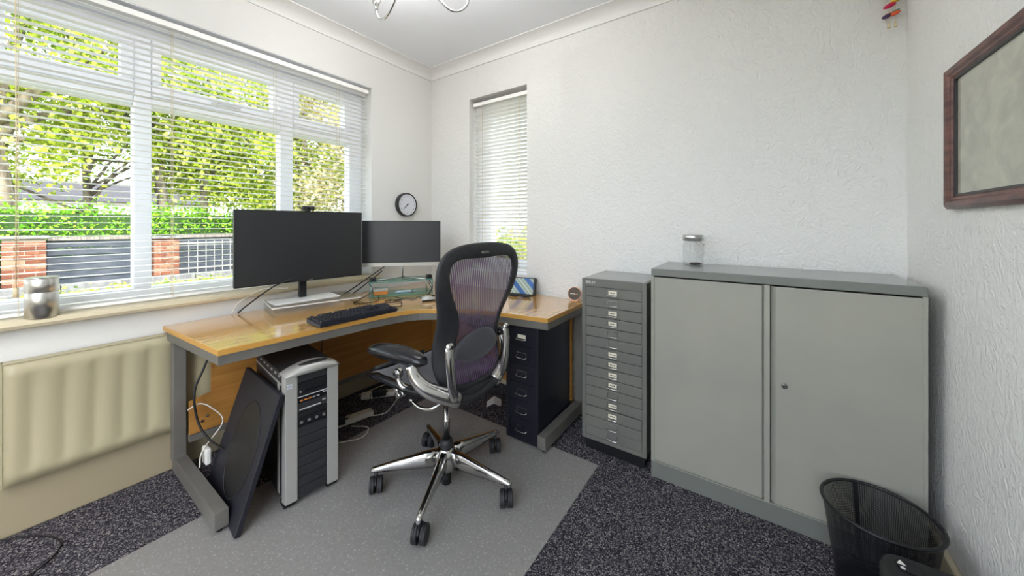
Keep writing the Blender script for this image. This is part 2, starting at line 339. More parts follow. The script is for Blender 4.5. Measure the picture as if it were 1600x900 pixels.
# venetian blinds
def blind(name, label, loc, rz, length, z0, z1, pitch, width, tilt, cords):
    b = thing(name, label, 'blind', loc, rz)     # local x along the slats, local y out of the window
    G().box(0, length, -.028, .028, z1 + .01, z1 + .04).build('headrail', 'slat', b, bev=.003)
    n = 7; top = [((i / (n - 1) - .5) * width, .0022 * (1 - (2 * i / (n - 1) - 1) ** 2)) for i in range(n)]
    prof = top + [(y, z - .0011) for y, z in reversed(top)]; ct, st = math.cos(tilt), math.sin(tilt)
    prof = [(y * ct - z * st, y * st + z * ct) for y, z in prof]
    s0 = G().rings([[Vector((x, y, z)) for y, z in prof] for x in (.004, length - .004)], True, False).build('slat', 'slat', b)
    k = int((z1 - z0) / pitch); s0.location = (0, 0, z0)
    for i in range(1, k + 1): dup(s0, b, (0, 0, z0 + i * pitch))
    G().box(.003, length - .003, -width * .42, width * .42, z0 - .026, z0 - .012).build('bottom_rail', 'slat', b, bev=.003)
    for c in cords:
        G().box(c - .0009, c + .0009, -width / 2 - .002, -width / 2 - .0008, z0 - .02, z1 + .02).box(c - .0009, c + .0009, width / 2 + .0008, width / 2 + .002, z0 - .02, z1 + .02).build('ladder_cord', 'cord', b)
    return b
bl = blind('venetian_blind', 'wide white venetian blind hanging open across the large garden window', (-2.495, -1.285, 0), PI / 2, 2.885, .885, 2.232, .0298, .035, math.radians(-2), [.6, 1.312, 1.776, 2.251, 2.658])
G().tube([(1.305, -.03, 2.24), (1.307, -.034, 1.6), (1.306, -.032, .98)], .0022, 6).cyl((1.306, -.032, .98), (1.306, -.032, .94), .006, .008, 8).build('pull_cord', 'cord', bl)
blind('venetian_blind', 'narrow white venetian blind with angled slats in the small window behind the chair', (BX0 + .012, YB + .065, 0), 0, BX1 - BX0 - .024, .905, 2.215, .0295, .035, math.radians(-24), [.09, .46])

# radiator
r = thing('radiator', 'cream panel radiator with vertical flutes on the wall under the large window', 'radiator', (-2.43, 0, 0))
RY0, RY1 = -.01, .98
pts = []; y = RY0 + .045
FX = .045
prof = [(FX, RY0), (FX, RY0 + .03)]
nf = 11; step = (RY1 - RY0 - .08) / nf
for i in range(nf):
    y = RY0 + .04 + i * step
    prof += [(FX, y + .006), (FX - .008, y + .020), (FX - .008, y + step * .42), (FX, y + step * .42 + .014)]
prof += [(FX, RY1)]
rings = []
for z in (.215, .26, .275, .625, .64, .690):
    fl = z in (.275, .625)
    rings.append([Vector((x if fl else FX, y, z)) for x, y in prof] + [Vector((.03, RY1, z)), Vector((.03, RY0, z))])
G().rings(rings, True, True).build('front_panel', 'radiator', r)
G().box(.0, .028, RY0 + .01, RY1 - .01, .23, .68).build('rear_panel', 'radiator', r)
G().box(.0, .047, RY0 - .004, RY1 + .004, .690, .696).build('top_grille', 'radiator', r, bev=.002)
for q in (RY0 - .006, RY1): G().box(0, .047, q, q + .006, .215, .696).build('side_cover', 'radiator', r)

# ------------------------------------------------------------------ desk
d = thing('corner_desk', 'L-shaped oak laminate corner desk on grey steel frame under the windows', 'desk')
H = .732
inner = smoothpts([(-1.772, .484, 0), (-1.745, .95, 0), (-1.720, 1.22, 0), (-1.670, 1.375, 0), (-1.56, 1.475, 0), (-1.42, 1.56, 0), (-1.25, 1.615, 0), (-.926, 1.657, 0)], 5)
poly = [(p.x, p.y) for p in inner] + [(-.926, 2.195), (-2.425, 2.195), (-2.425, .445)]
G().prism(poly, H - .0245, H).build('desktop', 'wood', d, bev=.0015)
edge = [Vector((p.x, p.y, 0)) for p in inner]
g = G()
loop = [(-2.425, .445)] + [(p.x, p.y) for p in inner] + [(-.926, 2.195)]
lo2 = [(-2.38, .4465)] + loop[1:]
g = G()
for i in range(len(loop) - 1):
    a, b = Vector(loop[i] + (0,)), Vector(loop[i + 1] + (0,)); t = (b - a).normalized(); nn = Vector((t.y, -t.x, 0))
    q = [a + nn * .0008, b + nn * .0008, b - nn * .002, a - nn * .002]
    g.prism([(p.x, p.y) for p in q], H - .0235, H - .001)
g.build('edge_band', 'wood_edge', d)
def apron(g, loop, z0, z1, inset, th):
    for i in range(len(loop) - 1):
        a, b = Vector(loop[i] + (0,)), Vector(loop[i + 1] + (0,)); t = (b - a).normalized(); nn = Vector((t.y, -t.x, 0))
        q = [a - nn * inset, b - nn * inset, b - nn * (inset + th), a - nn * (inset + th)]
        g.prism([(p.x, p.y) for p in q], z0, z1)
g = G(); apron(g, lo2, H - .064, H - .0245, .004, .03); g.build('apron', 'desk_steel', d)
# C-shaped end frames: post, foot beam, top beam
G().box(-2.38, -2.33, .462, .512, .08, .68).build('leg', 'desk_steel', d, bev=.003)
G().box(-2.38, -1.758, .468, .515, .022, .092).build('foot_beam', 'desk_steel', d, bev=.002)
for q in ((-1.785, .49), (-2.36, .49), (-.96, 1.675), (-.96, 2.15)): G().cyl((q[0], q[1], .002), (q[0], q[1], .024), .011).build('levelling_foot', 'rubber', d)
G().box(-.985, -.935, 2.12, 2.17, .08, .68).build('leg', 'desk_steel', d, bev=.003)
G().box(-.985, -.935, 1.648, 2.19, .022, .092).build('foot_beam', 'desk_steel', d, bev=.002)
G().box(-2.38, -2.33, 2.12, 2.17, 0, .68).build('leg', 'desk_steel', d, bev=.003)
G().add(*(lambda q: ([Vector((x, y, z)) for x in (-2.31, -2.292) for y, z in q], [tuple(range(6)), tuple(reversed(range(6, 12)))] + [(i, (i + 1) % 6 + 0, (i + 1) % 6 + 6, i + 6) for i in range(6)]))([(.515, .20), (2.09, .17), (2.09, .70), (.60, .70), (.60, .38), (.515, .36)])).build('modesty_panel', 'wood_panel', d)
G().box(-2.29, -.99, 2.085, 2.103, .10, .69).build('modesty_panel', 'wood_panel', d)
G().box(-2.322, -2.29, .515, 2.0, .165, .195).build('cable_tray', 'desk_steel', d)
for yy in (.56, .58): G().cyl((-2.292, yy, .25 + (yy - .56)), (-2.284, yy, .25 + (yy - .56)), .006, n=10).build('screw', 'chrome', d)

# ------------------------------------------------------------------ drawer units
def pull(par, T, w=.05, hgt=.026, card=False, mt='chrome', marks=0):
    # label-holder pull: frame, optional card with writing
    g = G(); t = .0022
    g.box(-w * .42, w * .42, 0, .0016, hgt / 2 - .0, hgt / 2 + t).box(-w * .42 - t, -w * .42, 0, .002, -hgt * .3, hgt / 2 + t).box(w * .42, w * .42 + t, 0, .002, -hgt * .3, hgt / 2 + t)
    g.tube(smoothpts([(-w / 2, .002, -hgt * .22), (-w / 2 + .002, .012, -hgt * .42), (-w * .3, .016, -hgt * .5), (0, .017, -hgt * .5), (w * .3, .016, -hgt * .5), (w / 2 - .002, .012, -hgt * .42), (w / 2, .002, -hgt * .22)], 3), .0022, 6)
    g.v = [tuple(T @ Vector(p)) for p in g.v]; o = g.build('handle', mt, par)
    if card:
        c = G().box(-w * .38, w * .38, .0005, .0014, -hgt * .36, hgt * .5); c.v = [tuple(T @ Vector(p)) for p in c.v]; c.build('label_card', 'paper', par)
    return o
def drawer_unit(name, label, loc, rz, w_, dep, ht, n, body, front, z0, z1, plinth, cards, logo=False):
    # local: front face at y=0 looking to -y, x 0..w, depth +y
    c = thing(name, label, 'drawer cabinet', loc, rz)
    e = .022
    g = G().box(0, e, .0, dep, plinth, ht).box(w_ - e, w_, 0, dep, plinth, ht).box(e, w_ - e, 0, dep, z1, ht).box(e, w_ - e, 0, dep, plinth, z0).box(e, w_ - e, dep - .01, dep, z0, z1)
    g.build('body', body, c, bev=.0012)
    if plinth > .01: G().box(.015, w_ - .015, .02, dep - .02, 0, plinth).build('plinth', 'black', c)
    st = (z1 - z0) / n
    for i in range(n):
        za = z1 - (i + 1) * st; off = random.choice([0, 0, .001, .002]) - (.004 if (n == 15 and i in (12, 13)) else 0)
        dr = bpy.data.objects.new('drawer', None)
        dr = G().box(e + .001, w_ - e - .001, .001 - (0 if off >= 0 else .004) + max(off, 0), .02, za + .0015, za + st - .0015).box(e + .004, w_ - e - .004, .02, dep - .03, za + .006, za + .012).build('drawer', front, c, bev=.0012)
        T = frameT((w_ / 2, .0 + min(off, 0), za + st * .52), (-1, 0, 0), (0, -1, 0))
        T = Matrix.Translation(T.to_translation()) @ Matrix(((-1, 0, 0, 0), (0, -1, 0, 0), (0, 0, 1, 0), (0, 0, 0, 1)))
        pull(dr, T, .058 if n == 15 else .070, .024 if n == 15 else .025, card=i in cards)
        if i in cards and n == 15:
            g = G(); x = w_ / 2 - .014
            while x < w_ / 2 + .013:
                l = random.uniform(.003, .006); g.box(x, x + l, -.0018 + min(off, 0), -.0012 + min(off, 0), za + st * .52 - .001, za + st * .52 + .004 * random.uniform(.5, 1.3)); x += l + .0015
            g.build('handwriting', 'ink', dr)
    return c
# tall 15-drawer cabinet
tc = drawer_unit('multidrawer_cabinet', 'tall narrow dark grey steel cabinet of fifteen shallow drawers beside the desk end', (-.805, 1.83, 0), 0, .345, .37, .940, 15, 'cab_dark', 'cab_dark', .085, .898, .063, {0, 2, 3, 6, 7, 8, 9, 11, 12}, True)
text('BISLEY', .020, 'white', tc, frameT((.050, -.0006, .920), (1, 0, 0), (0, 0, 1)))
G().box(.012, .333, .012, .36, .9401, .941).build('top_sheet', 'cab_top', tc)
# black pedestal under the desk
ax, ay = -.978 - (-1.205), 1.659 - 1.622
drawer_unit('drawer_pedestal', 'black six-drawer steel pedestal under the right end of the desk', (-1.207, 1.668, 0), 0, .215, .39, .664, 6, 'ped', 'ped', .03, .650, .012, {0})

# grey cupboard
cb = thing('steel_cupboard', 'wide grey-green steel cupboard with two doors against the back wall', 'cupboard', (-.435, 1.815, 0))
CW, CD, CH = .912, .388, 1.019
G().box(0, CW, 0, CD, CH - .034, CH).build('top', 'cab_lip', cb, bev=.003)
G().box(.004, CW - .004, .004, CD - .004, CH, CH + .0015).build('top_sheet', 'cab_top', cb)
g = G().box(0, .014, .0, CD, .078, CH - .034).box(CW - .012, CW, .0, CD, .078, CH - .034).box(.014, CW - .012, CD - .012, CD, .078, CH - .034).box(.014, CW - .012, .03, CD - .012, .078, .09)
g.build('carcass', 'cab', cb, bev=.001)
G().box(0, CW, .002, CD, 0, .0775).build('plinth', 'cab_lip', cb, bev=.001)
G().box(.0, CW, .0005, .012, .0775, .081).build('base_rail', 'cab', cb)
G().box(.003, .446, .004, .020, .083, CH - .040).build('door', 'cab', cb, bev=.002)
G().box(.452, .472, -.006, .020, .082, CH - .036).box(.446, .452, .016, .02, .082, CH - .036).build('centre_post', 'cab', cb, bev=.002)
dr2 = G().prism([(.474, .020), (.474, .016), (.492, .003), (CW - .003, .003), (CW - .003, .020)], .083, CH - .040).build('door', 'cab', cb, bev=.001)
G().cyl((.520, .004, .578), (.520, -.006, .578), .011, .010, 20).cyl((.520, -.006, .578), (.520, -.008, .578), .006, .006, 16).build('lock', 'chrome', dr2)
G().box(.519, .521, -.0086, -.008, .574, .582).build('keyhole', 'black', dr2)

# ------------------------------------------------------------------ chair mat
G().box(-1.93, -.675, -.15, 1.735, .0005, .0045).build('chair_mat', 'mat', None, bev=.0015)
tag(bpy.data.objects['chair_mat'], 'rectangular clear grey studded plastic floor mat under the office chair', 'floor mat')

# ------------------------------------------------------------------ office chair
ch = thing('office_chair', 'black mesh-back office chair with polished aluminium base facing the window', 'chair', (-1.22, 1.20, .0045), math.radians(178))
g = G().lathe([(.018, .07), (.045, .075), (.05, .10), (.048, .15), (.036, .172), (.03, .176)], n=24); hub = g.build('base_hub', 'chrome', ch)
angs = [-134.8, -62.8, 9.2, 81.2, 153.2]
caster0 = None
for k, a in enumerate(angs):
    A = math.radians(a - 178); c_, s_ = math.cos(A), math.sin(A)
    secs = [(.03, .085, .168, .026, .018), (.10, .088, .160, .024, .015), (.20, .092, .140, .020, .013), (.30, .094, .120, .017, .012), (.335, .094, .113, .015, .011), (.343, .090, .106, .010, .008)]
    rings = []
    for (rr, z0, z1, wb, wt) in secs:
        q = [(-wt, z1 - .006), (-wt * .6, z1), (wt * .6, z1), (wt, z1 - .006), (wb * .75, z0 + (z1 - z0) * .35), (wb * .5, z0), (-wb * .5, z0), (-wb * .75, z0 + (z1 - z0) * .35)]
        rings.append([Vector((rr * c_ - l * s_, rr * s_ + l * c_, z)) for l, z in q])
    lg = G().rings(rings, True, True).build('leg', 'chrome', ch, bev=0)
    cx_, cy_ = .318 * c_, .318 * s_; off = math.radians(127 + [14, -6, 4, 10, -12][k])
    if caster0 is None:
        cs = G()
        cs.cyl((0, 0, .055), (0, 0, .097), .008, n=10).tube([(-.0, -.012, .05), (0, .012, .05)], .016, 12)
        prof = [(-.006, .052), (.006, .052)]
        cs.rings([[Vector((r_ * math.cos(t), y_, .036 + r_ * math.sin(t))) for t in [math.radians(20 + i * 14) for i in range(11)]] + [Vector(((r_ - .004) * math.cos(t), y_, .036 + (r_ - .004) * math.sin(t))) for t in [math.radians(20 + i * 14) for i in reversed(range(11))]] for y_, r_ in ((-.005, .037), (.005, .037))], True, True)
        caster0 = cs.build('caster', 'black', ch)
        for sgn in (-1, 1):
            wh = G(); ya, yb = (.006, .028) if sgn > 0 else (-.028, -.006)
            wh.rings([[Vector((r_ * math.cos(2 * PI * i / 28), y_, .035 + r_ * math.sin(2 * PI * i / 28))) for i in range(28)] for y_, r_ in ((ya, .030), (ya + .001, .035), ((ya + yb) / 2 - .001, .035), ((ya + yb) / 2, .033), ((ya + yb) / 2 + .001, .035), (yb - .001, .035), (yb, .030))], True, True)
            wh.build('wheel', 'black_soft', caster0)
        caster0.location = (cx_, cy_, 0); caster0.rotation_euler = (0, 0, off)
        cas = caster0
    else:
        cas = dup(caster0, ch, (cx_, cy_, 0), (0, 0, off))
        for q in caster0.children:
            cc = q.copy(); COL.objects.link(cc); cc.parent = cas
G().cyl((0, 0, .055), (0, 0, .08), .016, n=16).build('cylinder_tip', 'chrome', ch)
G().cyl((0, 0, .004), (0, 0, .055), .022, .02, 16).build('cylinder_foot', 'rubber', ch)
G().lathe([(.026, .172), (.031, .178), (.031, .205), (.025, .212), (.02, .214)], n=24).build('column_collar', 'black_soft', ch)
G().lathe([(.017, .20), (.0165, .30), (.018, .302), (.0125, .305), (.0125, .44)], n=20).build('gas_column', 'chrome', ch)
# tilt housing
G().rings([[Vector((x, y * w_, z)) for y, z in [(-1, z0 + .01), (-.7, z0), (.7, z0), (1, z0 + .01), (1, z1), (-1, z1)]] for x, w_, z0, z1 in [(-.20, .10, .47, .52), (-.12, .075, .445, .50), (-.02, .055, .42, .49), (.08, .05, .425, .48), (.14, .045, .44, .475)]], True, True).build('tilt_housing', 'black_soft', ch, bev=.004)
# seat
def seatz(x, y): return .535 - .05 * max(0, (x - .16) / .2) ** 2 + .016 * (abs(y) / .24) ** 2 + .02 * max(0, (-.05 - x) / .15) ** 2
g = G(); nx, ny = 16, 14; vs = []
def seatw(x): return .235 - .05 * max(0, (x - .22) / .14) ** 2 - .03 * max(0, (-.02 - x) / .14)
for i in range(nx + 1):
    x = -.15 + .49 * i / nx
    for j in range(ny + 1):
        y = (j / ny * 2 - 1) * (seatw(x) - .01); vs.append((x, y, seatz(x, y)))
vs += [(x, y, z - .006) for x, y, z in vs]; o_ = (nx + 1) * (ny + 1)
fs = [(i * (ny + 1) + j, i * (ny + 1) + j + 1, (i + 1) * (ny + 1) + j + 1, (i + 1) * (ny + 1) + j) for i in range(nx) for j in range(ny)]
g.add(vs, fs + [tuple(q + o_ for q in reversed(f)) for f in fs], True); g.build('seat_mesh', 'fabric', ch)
per = [(-.15, 0), (-.155, .12), (-.14, .19), (-.06, .232), (.08, .242), (.22, .238), (.31, .205), (.348, .12), (.352, 0)]
per = per + [(x, -y) for x, y in reversed(per[1:-1])]
pp = smoothpts([(x, y, seatz(min(x, .34), y) - .006) for x, y in per + [per[0]]], 4)[:-1]
rings = []
for i, p in enumerate(pp):
    t = (pp[(i + 1) % len(pp)] - pp[i - 1]).normalized(); o2 = Vector((t.y, -t.x, 0)).normalized()
    if o2.dot(Vector((p.x - .1, p.y, 0))) < 0: o2 = -o2
    rings.append([p + o2 * a + Vector((0, 0, b)) for a, b in [(-.022, .004), (.002, .007), (.012, .0), (.012, -.014), (0, -.02), (-.02, -.010)]])
G().rings(rings, True, True, closed=True).build('seat_frame', 'black_gloss', ch)
G().tube(smoothpts([(.36, -.15, .505), (.365, 0, .50), (.36, .15, .505)], 4), .012, 8).build('front_edge', 'black_soft', ch)
# back: outer and inner outline (lateral y, height z, forward set)
def bx(z): return -.185 - .10 * (z - .6) - .03 * math.exp(-((z - .70) / .12) ** 2) * -1 - .02 * max(0, (z - .95) / .2) ** 2 * -1
OUT = [(0, 1.150, 0), (.12, 1.146, 0), (.205, 1.128, 0), (.255, 1.082, 0), (.266, 1.015, .002), (.255, .945, .010), (.228, .88, .022), (.210, .82, .034), (.202, .76, .042), (.204, .70, .044), (.208, .64, .04), (.198, .58, .03), (.165, .525, .015), (.10, .497, 0), (0, .488, 0)]
INN = [(0, 1.082, 0), (.09, 1.088, 0), (.168, 1.088, 0), (.208, 1.06, 0), (.210, 1.0, 0), (.188, .94, 0), (.158, .88, 0), (.132, .83, 0), (.124, .77, 0), (.134, .71, 0), (.150, .66, 0), (.160, .61, 0), (.145, .56, 0), (.09, .535, 0), (0, .528, 0)]
def full(Q): return Q + [(-y, z, f) for y, z, f in reversed(Q[1:-1])]
SH = -.026
def v3(q, dx=0): return Vector((bx(q[1]) + q[2] + .25 * q[0] ** 2 + dx, q[0] + SH, q[1]))
o1, i1 = full(OUT), full(INN)
rings = []
for a, b in zip(o1, i1):
    A, B = v3(a), v3(b); mid = (A + B) / 2; ou = (A - B).normalized(); bk = Vector((-1, 0, 0))
    rings.append([A + Vector((.014, 0, 0)), A + ou * .006, A + Vector((-.012, 0, 0)), mid + Vector((-.012, 0, 0)), B + Vector((-.008, 0, 0)), B, B + Vector((.008, 0, 0)), mid + Vector((.012, 0, 0))])
G().rings(rings, True, True, closed=True).build('back_frame', 'black_soft', ch, sub=2)
def width_at(z, Q):
    for (y0, z0, _), (y1, z1, _) in zip(Q, Q[1:]):
        if min(z0, z1) <= z <= max(z0, z1) and abs(z0 - z1) > 1e-6 and y0 > .08: return y0 + (y1 - y0) * (z - z0) / (z1 - z0)
    return .1
g = G(); vs = []; nz, ny = 30, 14
for i in range(nz + 1):
    z = .524 + (1.088 - .524) * i / nz; wd = (width_at(z, INN) if .54 < z < 1.086 else (.10 if z < .6 else .17)) + .006
    for j in range(ny + 1):
        y = (j / ny * 2 - 1) * wd; vs.append((bx(z) + .25 * y * y + .008 * math.cos(y / wd * PI / 2), y + SH, z))
g.add(vs, [(i * (ny + 1) + j, i * (ny + 1) + j + 1, (i + 1) * (ny + 1) + j + 1, (i + 1) * (ny + 1) + j) for i in range(nz) for j in range(ny)], True); bm_ = g.build('back_mesh', 'mesh', ch)
# lumbar pad, an oval curving behind the mesh
g = G(); R_ = []
for i in range(13):
    t = i / 12 * 2 - 1; y = t * .135; hh = .068 * math.sqrt(max(0, 1 - t * t * .92)); zc = .683 + .014 * (1 - t * t); xc = bx(.68) - .020 + .02 * t * t
    R_.append([Vector((xc - .010 * math.sin(u) - .004, y + SH, zc + hh * math.cos(u))) if 1 else 0 for u in [2 * PI * q / 12 for q in range(12)]])
g.rings(R_, True, True).build('lumbar_pad', 'fabric', ch)
G().box(-.252, -.240, -.02, .02, 1.106, 1.116).build('maker_tag', 'desk_steel', ch, bev=.002)
# polished links on both sides of the back
for sg in (1, -1):
    ty = .186 if sg > 0 else .172
    pts = [(-.222, sg * ty, .745), (-.226, sg * (ty + .002), .68), (-.226, sg * (ty - .006), .60), (-.215, sg * .155, .53), (-.200, sg * .135, .50)]
    G().tube(smoothpts(pts, 4), .0215, 12, flat=(1.0, .5)).ell((-.222, sg * ty, .745), (.013, .018, .018)).ell((-.2, sg * .135, .497), (.018, .018, .022)).build('back_link', 'chrome', ch)
    G().cyl((-.233, sg * ty, .745), (-.238, sg * ty, .745), .007, n=12).build('bolt', 'black', ch)
    # curved arm bracket sweeping from the pivot behind the seat up to the pad
    pts = [(-.195, sg * .12, .500), (-.195, sg * .165, .530), (-.175, sg * .215, .560), (-.150, sg * .255, .590), (-.120, sg * .277, .630), (-.105, sg * .283, .675)]
    G().tube(smoothpts(pts, 5), [.034] * 6 + [.034 - .012 * i / 20 for i in range(20)], 12, flat=(.75, 1.0)).build('arm_bracket', 'chrome', ch)
    G().tube(smoothpts([(-.19, sg * .14, .512), (-.10, sg * .19, .528), (-.04, sg * .225, .535), (.005, sg * .242, .545), (.028, sg * .247, .575), (.03, sg * .247, .602)], 4), [.016] * 8 + [.013] * 13, 10).build('tilt_arm', 'chrome', ch)
    G().cyl((.03, sg * .236, .60), (.03, sg * .262, .60), .021, n=24).cyl((.03, sg * .262, .60), (.03, sg * .266, .60), .013, n=20).build('pivot_cap', 'chrome', ch)
    G().cyl((.03, sg * .266, .60), (.03, sg * .268, .60), .007, n=16).build('pivot_bolt', 'black', ch)
    # arm pad: long soft rounded bar, nose dipping forward
    R2 = []
    for i in range(13):
        t = i / 12; x = .175 - .335 * t; e = math.sin(PI * min(max(t, .0), 1)) ** .35 if 0 < t < 1 else .08
        yc = sg * (.268 - .018 * t + .028 * (1 - t) ** 2); zc = .706 - .022 * t - .02 * (1 - t) ** 3; w_ = .048 * e; h_2 = .035 * e
        R2.append([Vector((x, yc + w_ * math.cos(u) * (1.0), zc + h_2 * math.sin(u) * (1 if math.sin(u) > 0 else .9))) for u in [2 * PI * q / 14 for q in range(14)]])
    G().rings(R2, True, True).build('arm_pad', 'black_gloss', ch)
    for kx, kz in ((.045, .522), (.005, .517), (.03, .502)):
        if sg > 0: G().cyl((kx, .236, kz), (kx, .252, kz), .013, .011, 12).build('tension_knob', 'chrome', ch)
G().tube(smoothpts([(-.15, .13, .50), (-.12, .185, .470), (-.06, .2, .458), (0, .2, .472)], 4), .008, 8).ell((.003, .2, .474), (.012, .01, .010)).build('tilt_lever', 'chrome', ch)
# cross casting between the links
G().tube(smoothpts([(-.195, -.15, .507), (-.19, -.08, .485), (-.185, 0, .475), (-.19, .08, .485), (-.195, .15, .507)], 4), .022, 12, flat=(1, .9)).build('yoke', 'black_soft', ch)

# ------------------------------------------------------------------ things on the desk
def monitor(name, label, c, ang, w_, h_2, z0, mt_frame='black', chin=0, curve=.0):
    t = thing(name, label, 'monitor', (c[0], c[1], z0), ang)   # local x along width, -y the viewer's side
    G().box(-w_ / 2, w_ / 2, -.012, .016, 0, h_2).build('housing', mt_frame, t, bev=.003)
    G().box(-w_ / 2 + .006, w_ / 2 - .006, -.0135, -.0115, chin + .008, h_2 - .006).build('screen', 'screen', t)
    return t
# large monitor on acrylic riser
a1 = math.atan2(1.373 - .688, -2.207 + 2.28)
m1 = monitor('large_monitor', 'large black flat monitor on the clear riser in front of the garden window', (-2.243, 1.030), a1, .69, .42, .896)
G().box(-.05, .05, .016, .05, .05, .20).build('rear_hump', 'black', m1, bev=.01)
G().box(-.02, .02, .03, .055, -.100, .12).build('stand_pole', 'black', m1, bev=.002)
G().box(-.175, .175, -.075, .085, -.1105, -.1025).build('stand_foot', 'silver_bright', m1, bev=.002)
G().box(.018, .040, -.0142, -.0136, .005, .010).build('maker_mark', 'desk_steel', m1)
a2 = math.atan2(1.311 - .857, -2.03 + 2.13)
rs = thing('acrylic_riser', 'clear acrylic monitor riser standing on the desk under the large monitor', 'monitor riser', (-2.235, 1.075, H), a2)
G().box(-.232, .232, -.145, .145, .045, .053).build('top_plate', 'acrylic', rs, bev=.001)
for sx in (-1, 1): G().box(sx * .228 - .004, sx * .228 + .004, -.14, .14, 0, .045).build('side_leg', 'acrylic', rs)
G().box(-.232, .232, -.1462, -.1445, .0455, .0525).box(-.2335, -.232, -.145, .145, .0455, .0525).build('polished_edge', 'silver_bright', rs)
# webcam
wc = thing('webcam', 'small black webcam clipped on top of the large monitor', 'webcam', (-2.236, 1.04, 1.316), a1)
G().box(-.034, .034, -.026, -.002, .003, .030).build('body', 'black_soft', wc, bev=.006, seg=3); G().cyl((0, -.026, .016), (0, -.029, .016), .008, n=16).build('lens', 'black_gloss', wc); G().box(-.015, .015, -.014, .02, .0, .004).box(-.012, .012, .0165, .022, -.03, .004).build('clip', 'black', wc)
# smaller monitor on glass shelf
a3 = math.atan2(1.857 - 1.459, -1.952 + 2.329)
m2 = monitor('small_monitor', 'smaller black monitor with silver chin on the glass shelf in the corner', (-2.140, 1.658), a3, .548, .33, .933, 'black', .024)
G().box(-.274, .274, -.0135, -.0115, 0, .026).build('chin', 'silver', m2, bev=.0008)
G().cyl((0, .03, -.082), (0, .03, .06), .006, n=12).box(-.03, .03, .014, .036, .03, .09).build('stand_pole', 'satin', m2)
G().tube([(0, .03, -.084), (-.17, -.095, -.087)], .0045, 8).tube([(0, .03, -.084), (.17, -.095, -.087)], .0045, 8).tube([(0, .03, -.084), (0, .05, -.087)], .0045, 8).build('stand_foot', 'satin', m2)
a4 = math.atan2(1.763 - 1.402, -1.932 + 2.155)
gs = thing('glass_shelf', 'two-tier clear glass shelf with green edges standing in the desk corner', 'shelf', (-2.043, 1.583, H), a4)
for z in (.012, .105):
    p_ = G().box(-.212, .212, 0, .20, z, z + .005).build('glass_plate', 'glass_green', gs)
    G().box(-.212, .212, -.0008, 0, z, z + .005).box(-.2128, -.212, 0, .2, z, z + .005).box(.212, .2128, 0, .2, z, z + .005).build('green_edge', 'glass_edge', p_)
for sx, yy in ((-1, .015), (1, .015), (-1, .185), (1, .185)): G().cyl((sx * .20, yy, 0), (sx * .20, yy, .112), .006, n=10).build('leg', 'satin', gs)
for sx in (-1, 1): G().box(sx * .208 - .003, sx * .208 + .003, -.001, .003, .0, .105).build('corner_strip', 'glass_edge', gs)
def onshelf(lx, ly, z):
    c_, s_ = math.cos(a4), math.sin(a4); return (-2.043 + lx * c_ - ly * s_, 1.583 + lx * s_ + ly * c_, z)
for sx, lb in ((-1, 'small black cube speaker on the left front corner of the glass shelf'), (1, 'small black cube speaker on the right front corner of the glass shelf')):
    s_ = thing('cube_speaker', lb, 'speaker', onshelf(sx * .19, .03, H + .110), a4); G().box(-.02, .02, -.02, .02, 0, .030).build('body', 'black', s_, bev=.003)
    G().box(-.024, .024, -.024, .024, -.0, .003).build('base', 'glass_edge', s_); G().cyl((.004, -.0205, .016), (.004, -.0215, .016), .006, n=12).build('lens', 'black_gloss', s_)
bx_ = thing('router_box', 'small silver and orange box on the lower glass shelf', 'box', onshelf(-.14, .06, H + .017), a4); G().box(-.045, .05, -.03, .03, .024, .046).build('top_half', 'silver', bx_, bev=.003); G().box(-.043, .048, -.028, .028, 0, .024).build('bottom_half', 'orange', bx_, bev=.002)
us = thing('usb_hub', 'slim silver hub on the lower glass shelf among the black cables', 'hub', onshelf(.02, .08, H + .017), a4); G().box(-.05, .05, -.012, .012, 0, .012).build('body', 'silver_bright', us, bev=.003); G().box(.05, .065, -.006, .006, .003, .009).build('plug', 'black', us)
# mouse
ms_ = thing('computer_mouse', 'grey and black computer mouse on the desk by the chair back', 'mouse', (-1.79, 1.60, H), math.radians(60))
g = G(); R3 = []
for i in range(9):
    t = i / 8 * 2 - 1; e = math.sqrt(max(.01, 1 - t * t)); R3.append([Vector((t * .055, .031 * e * math.cos(u), .002 + (.034 * e * (1 - .25 * t)) * max(0, math.sin(u)))) for u in [2 * PI * q / 14 for q in range(14)]])
g.rings(R3, True, True).build('shell', 'silver', ms_); G().ell((.03, 0, .030), (.012, .004, .006)).build('wheel', 'black', ms_); G().box(-.05, .05, -.0325, -.028, .002, .012).build('side_grip', 'black', ms_, bev=.002)
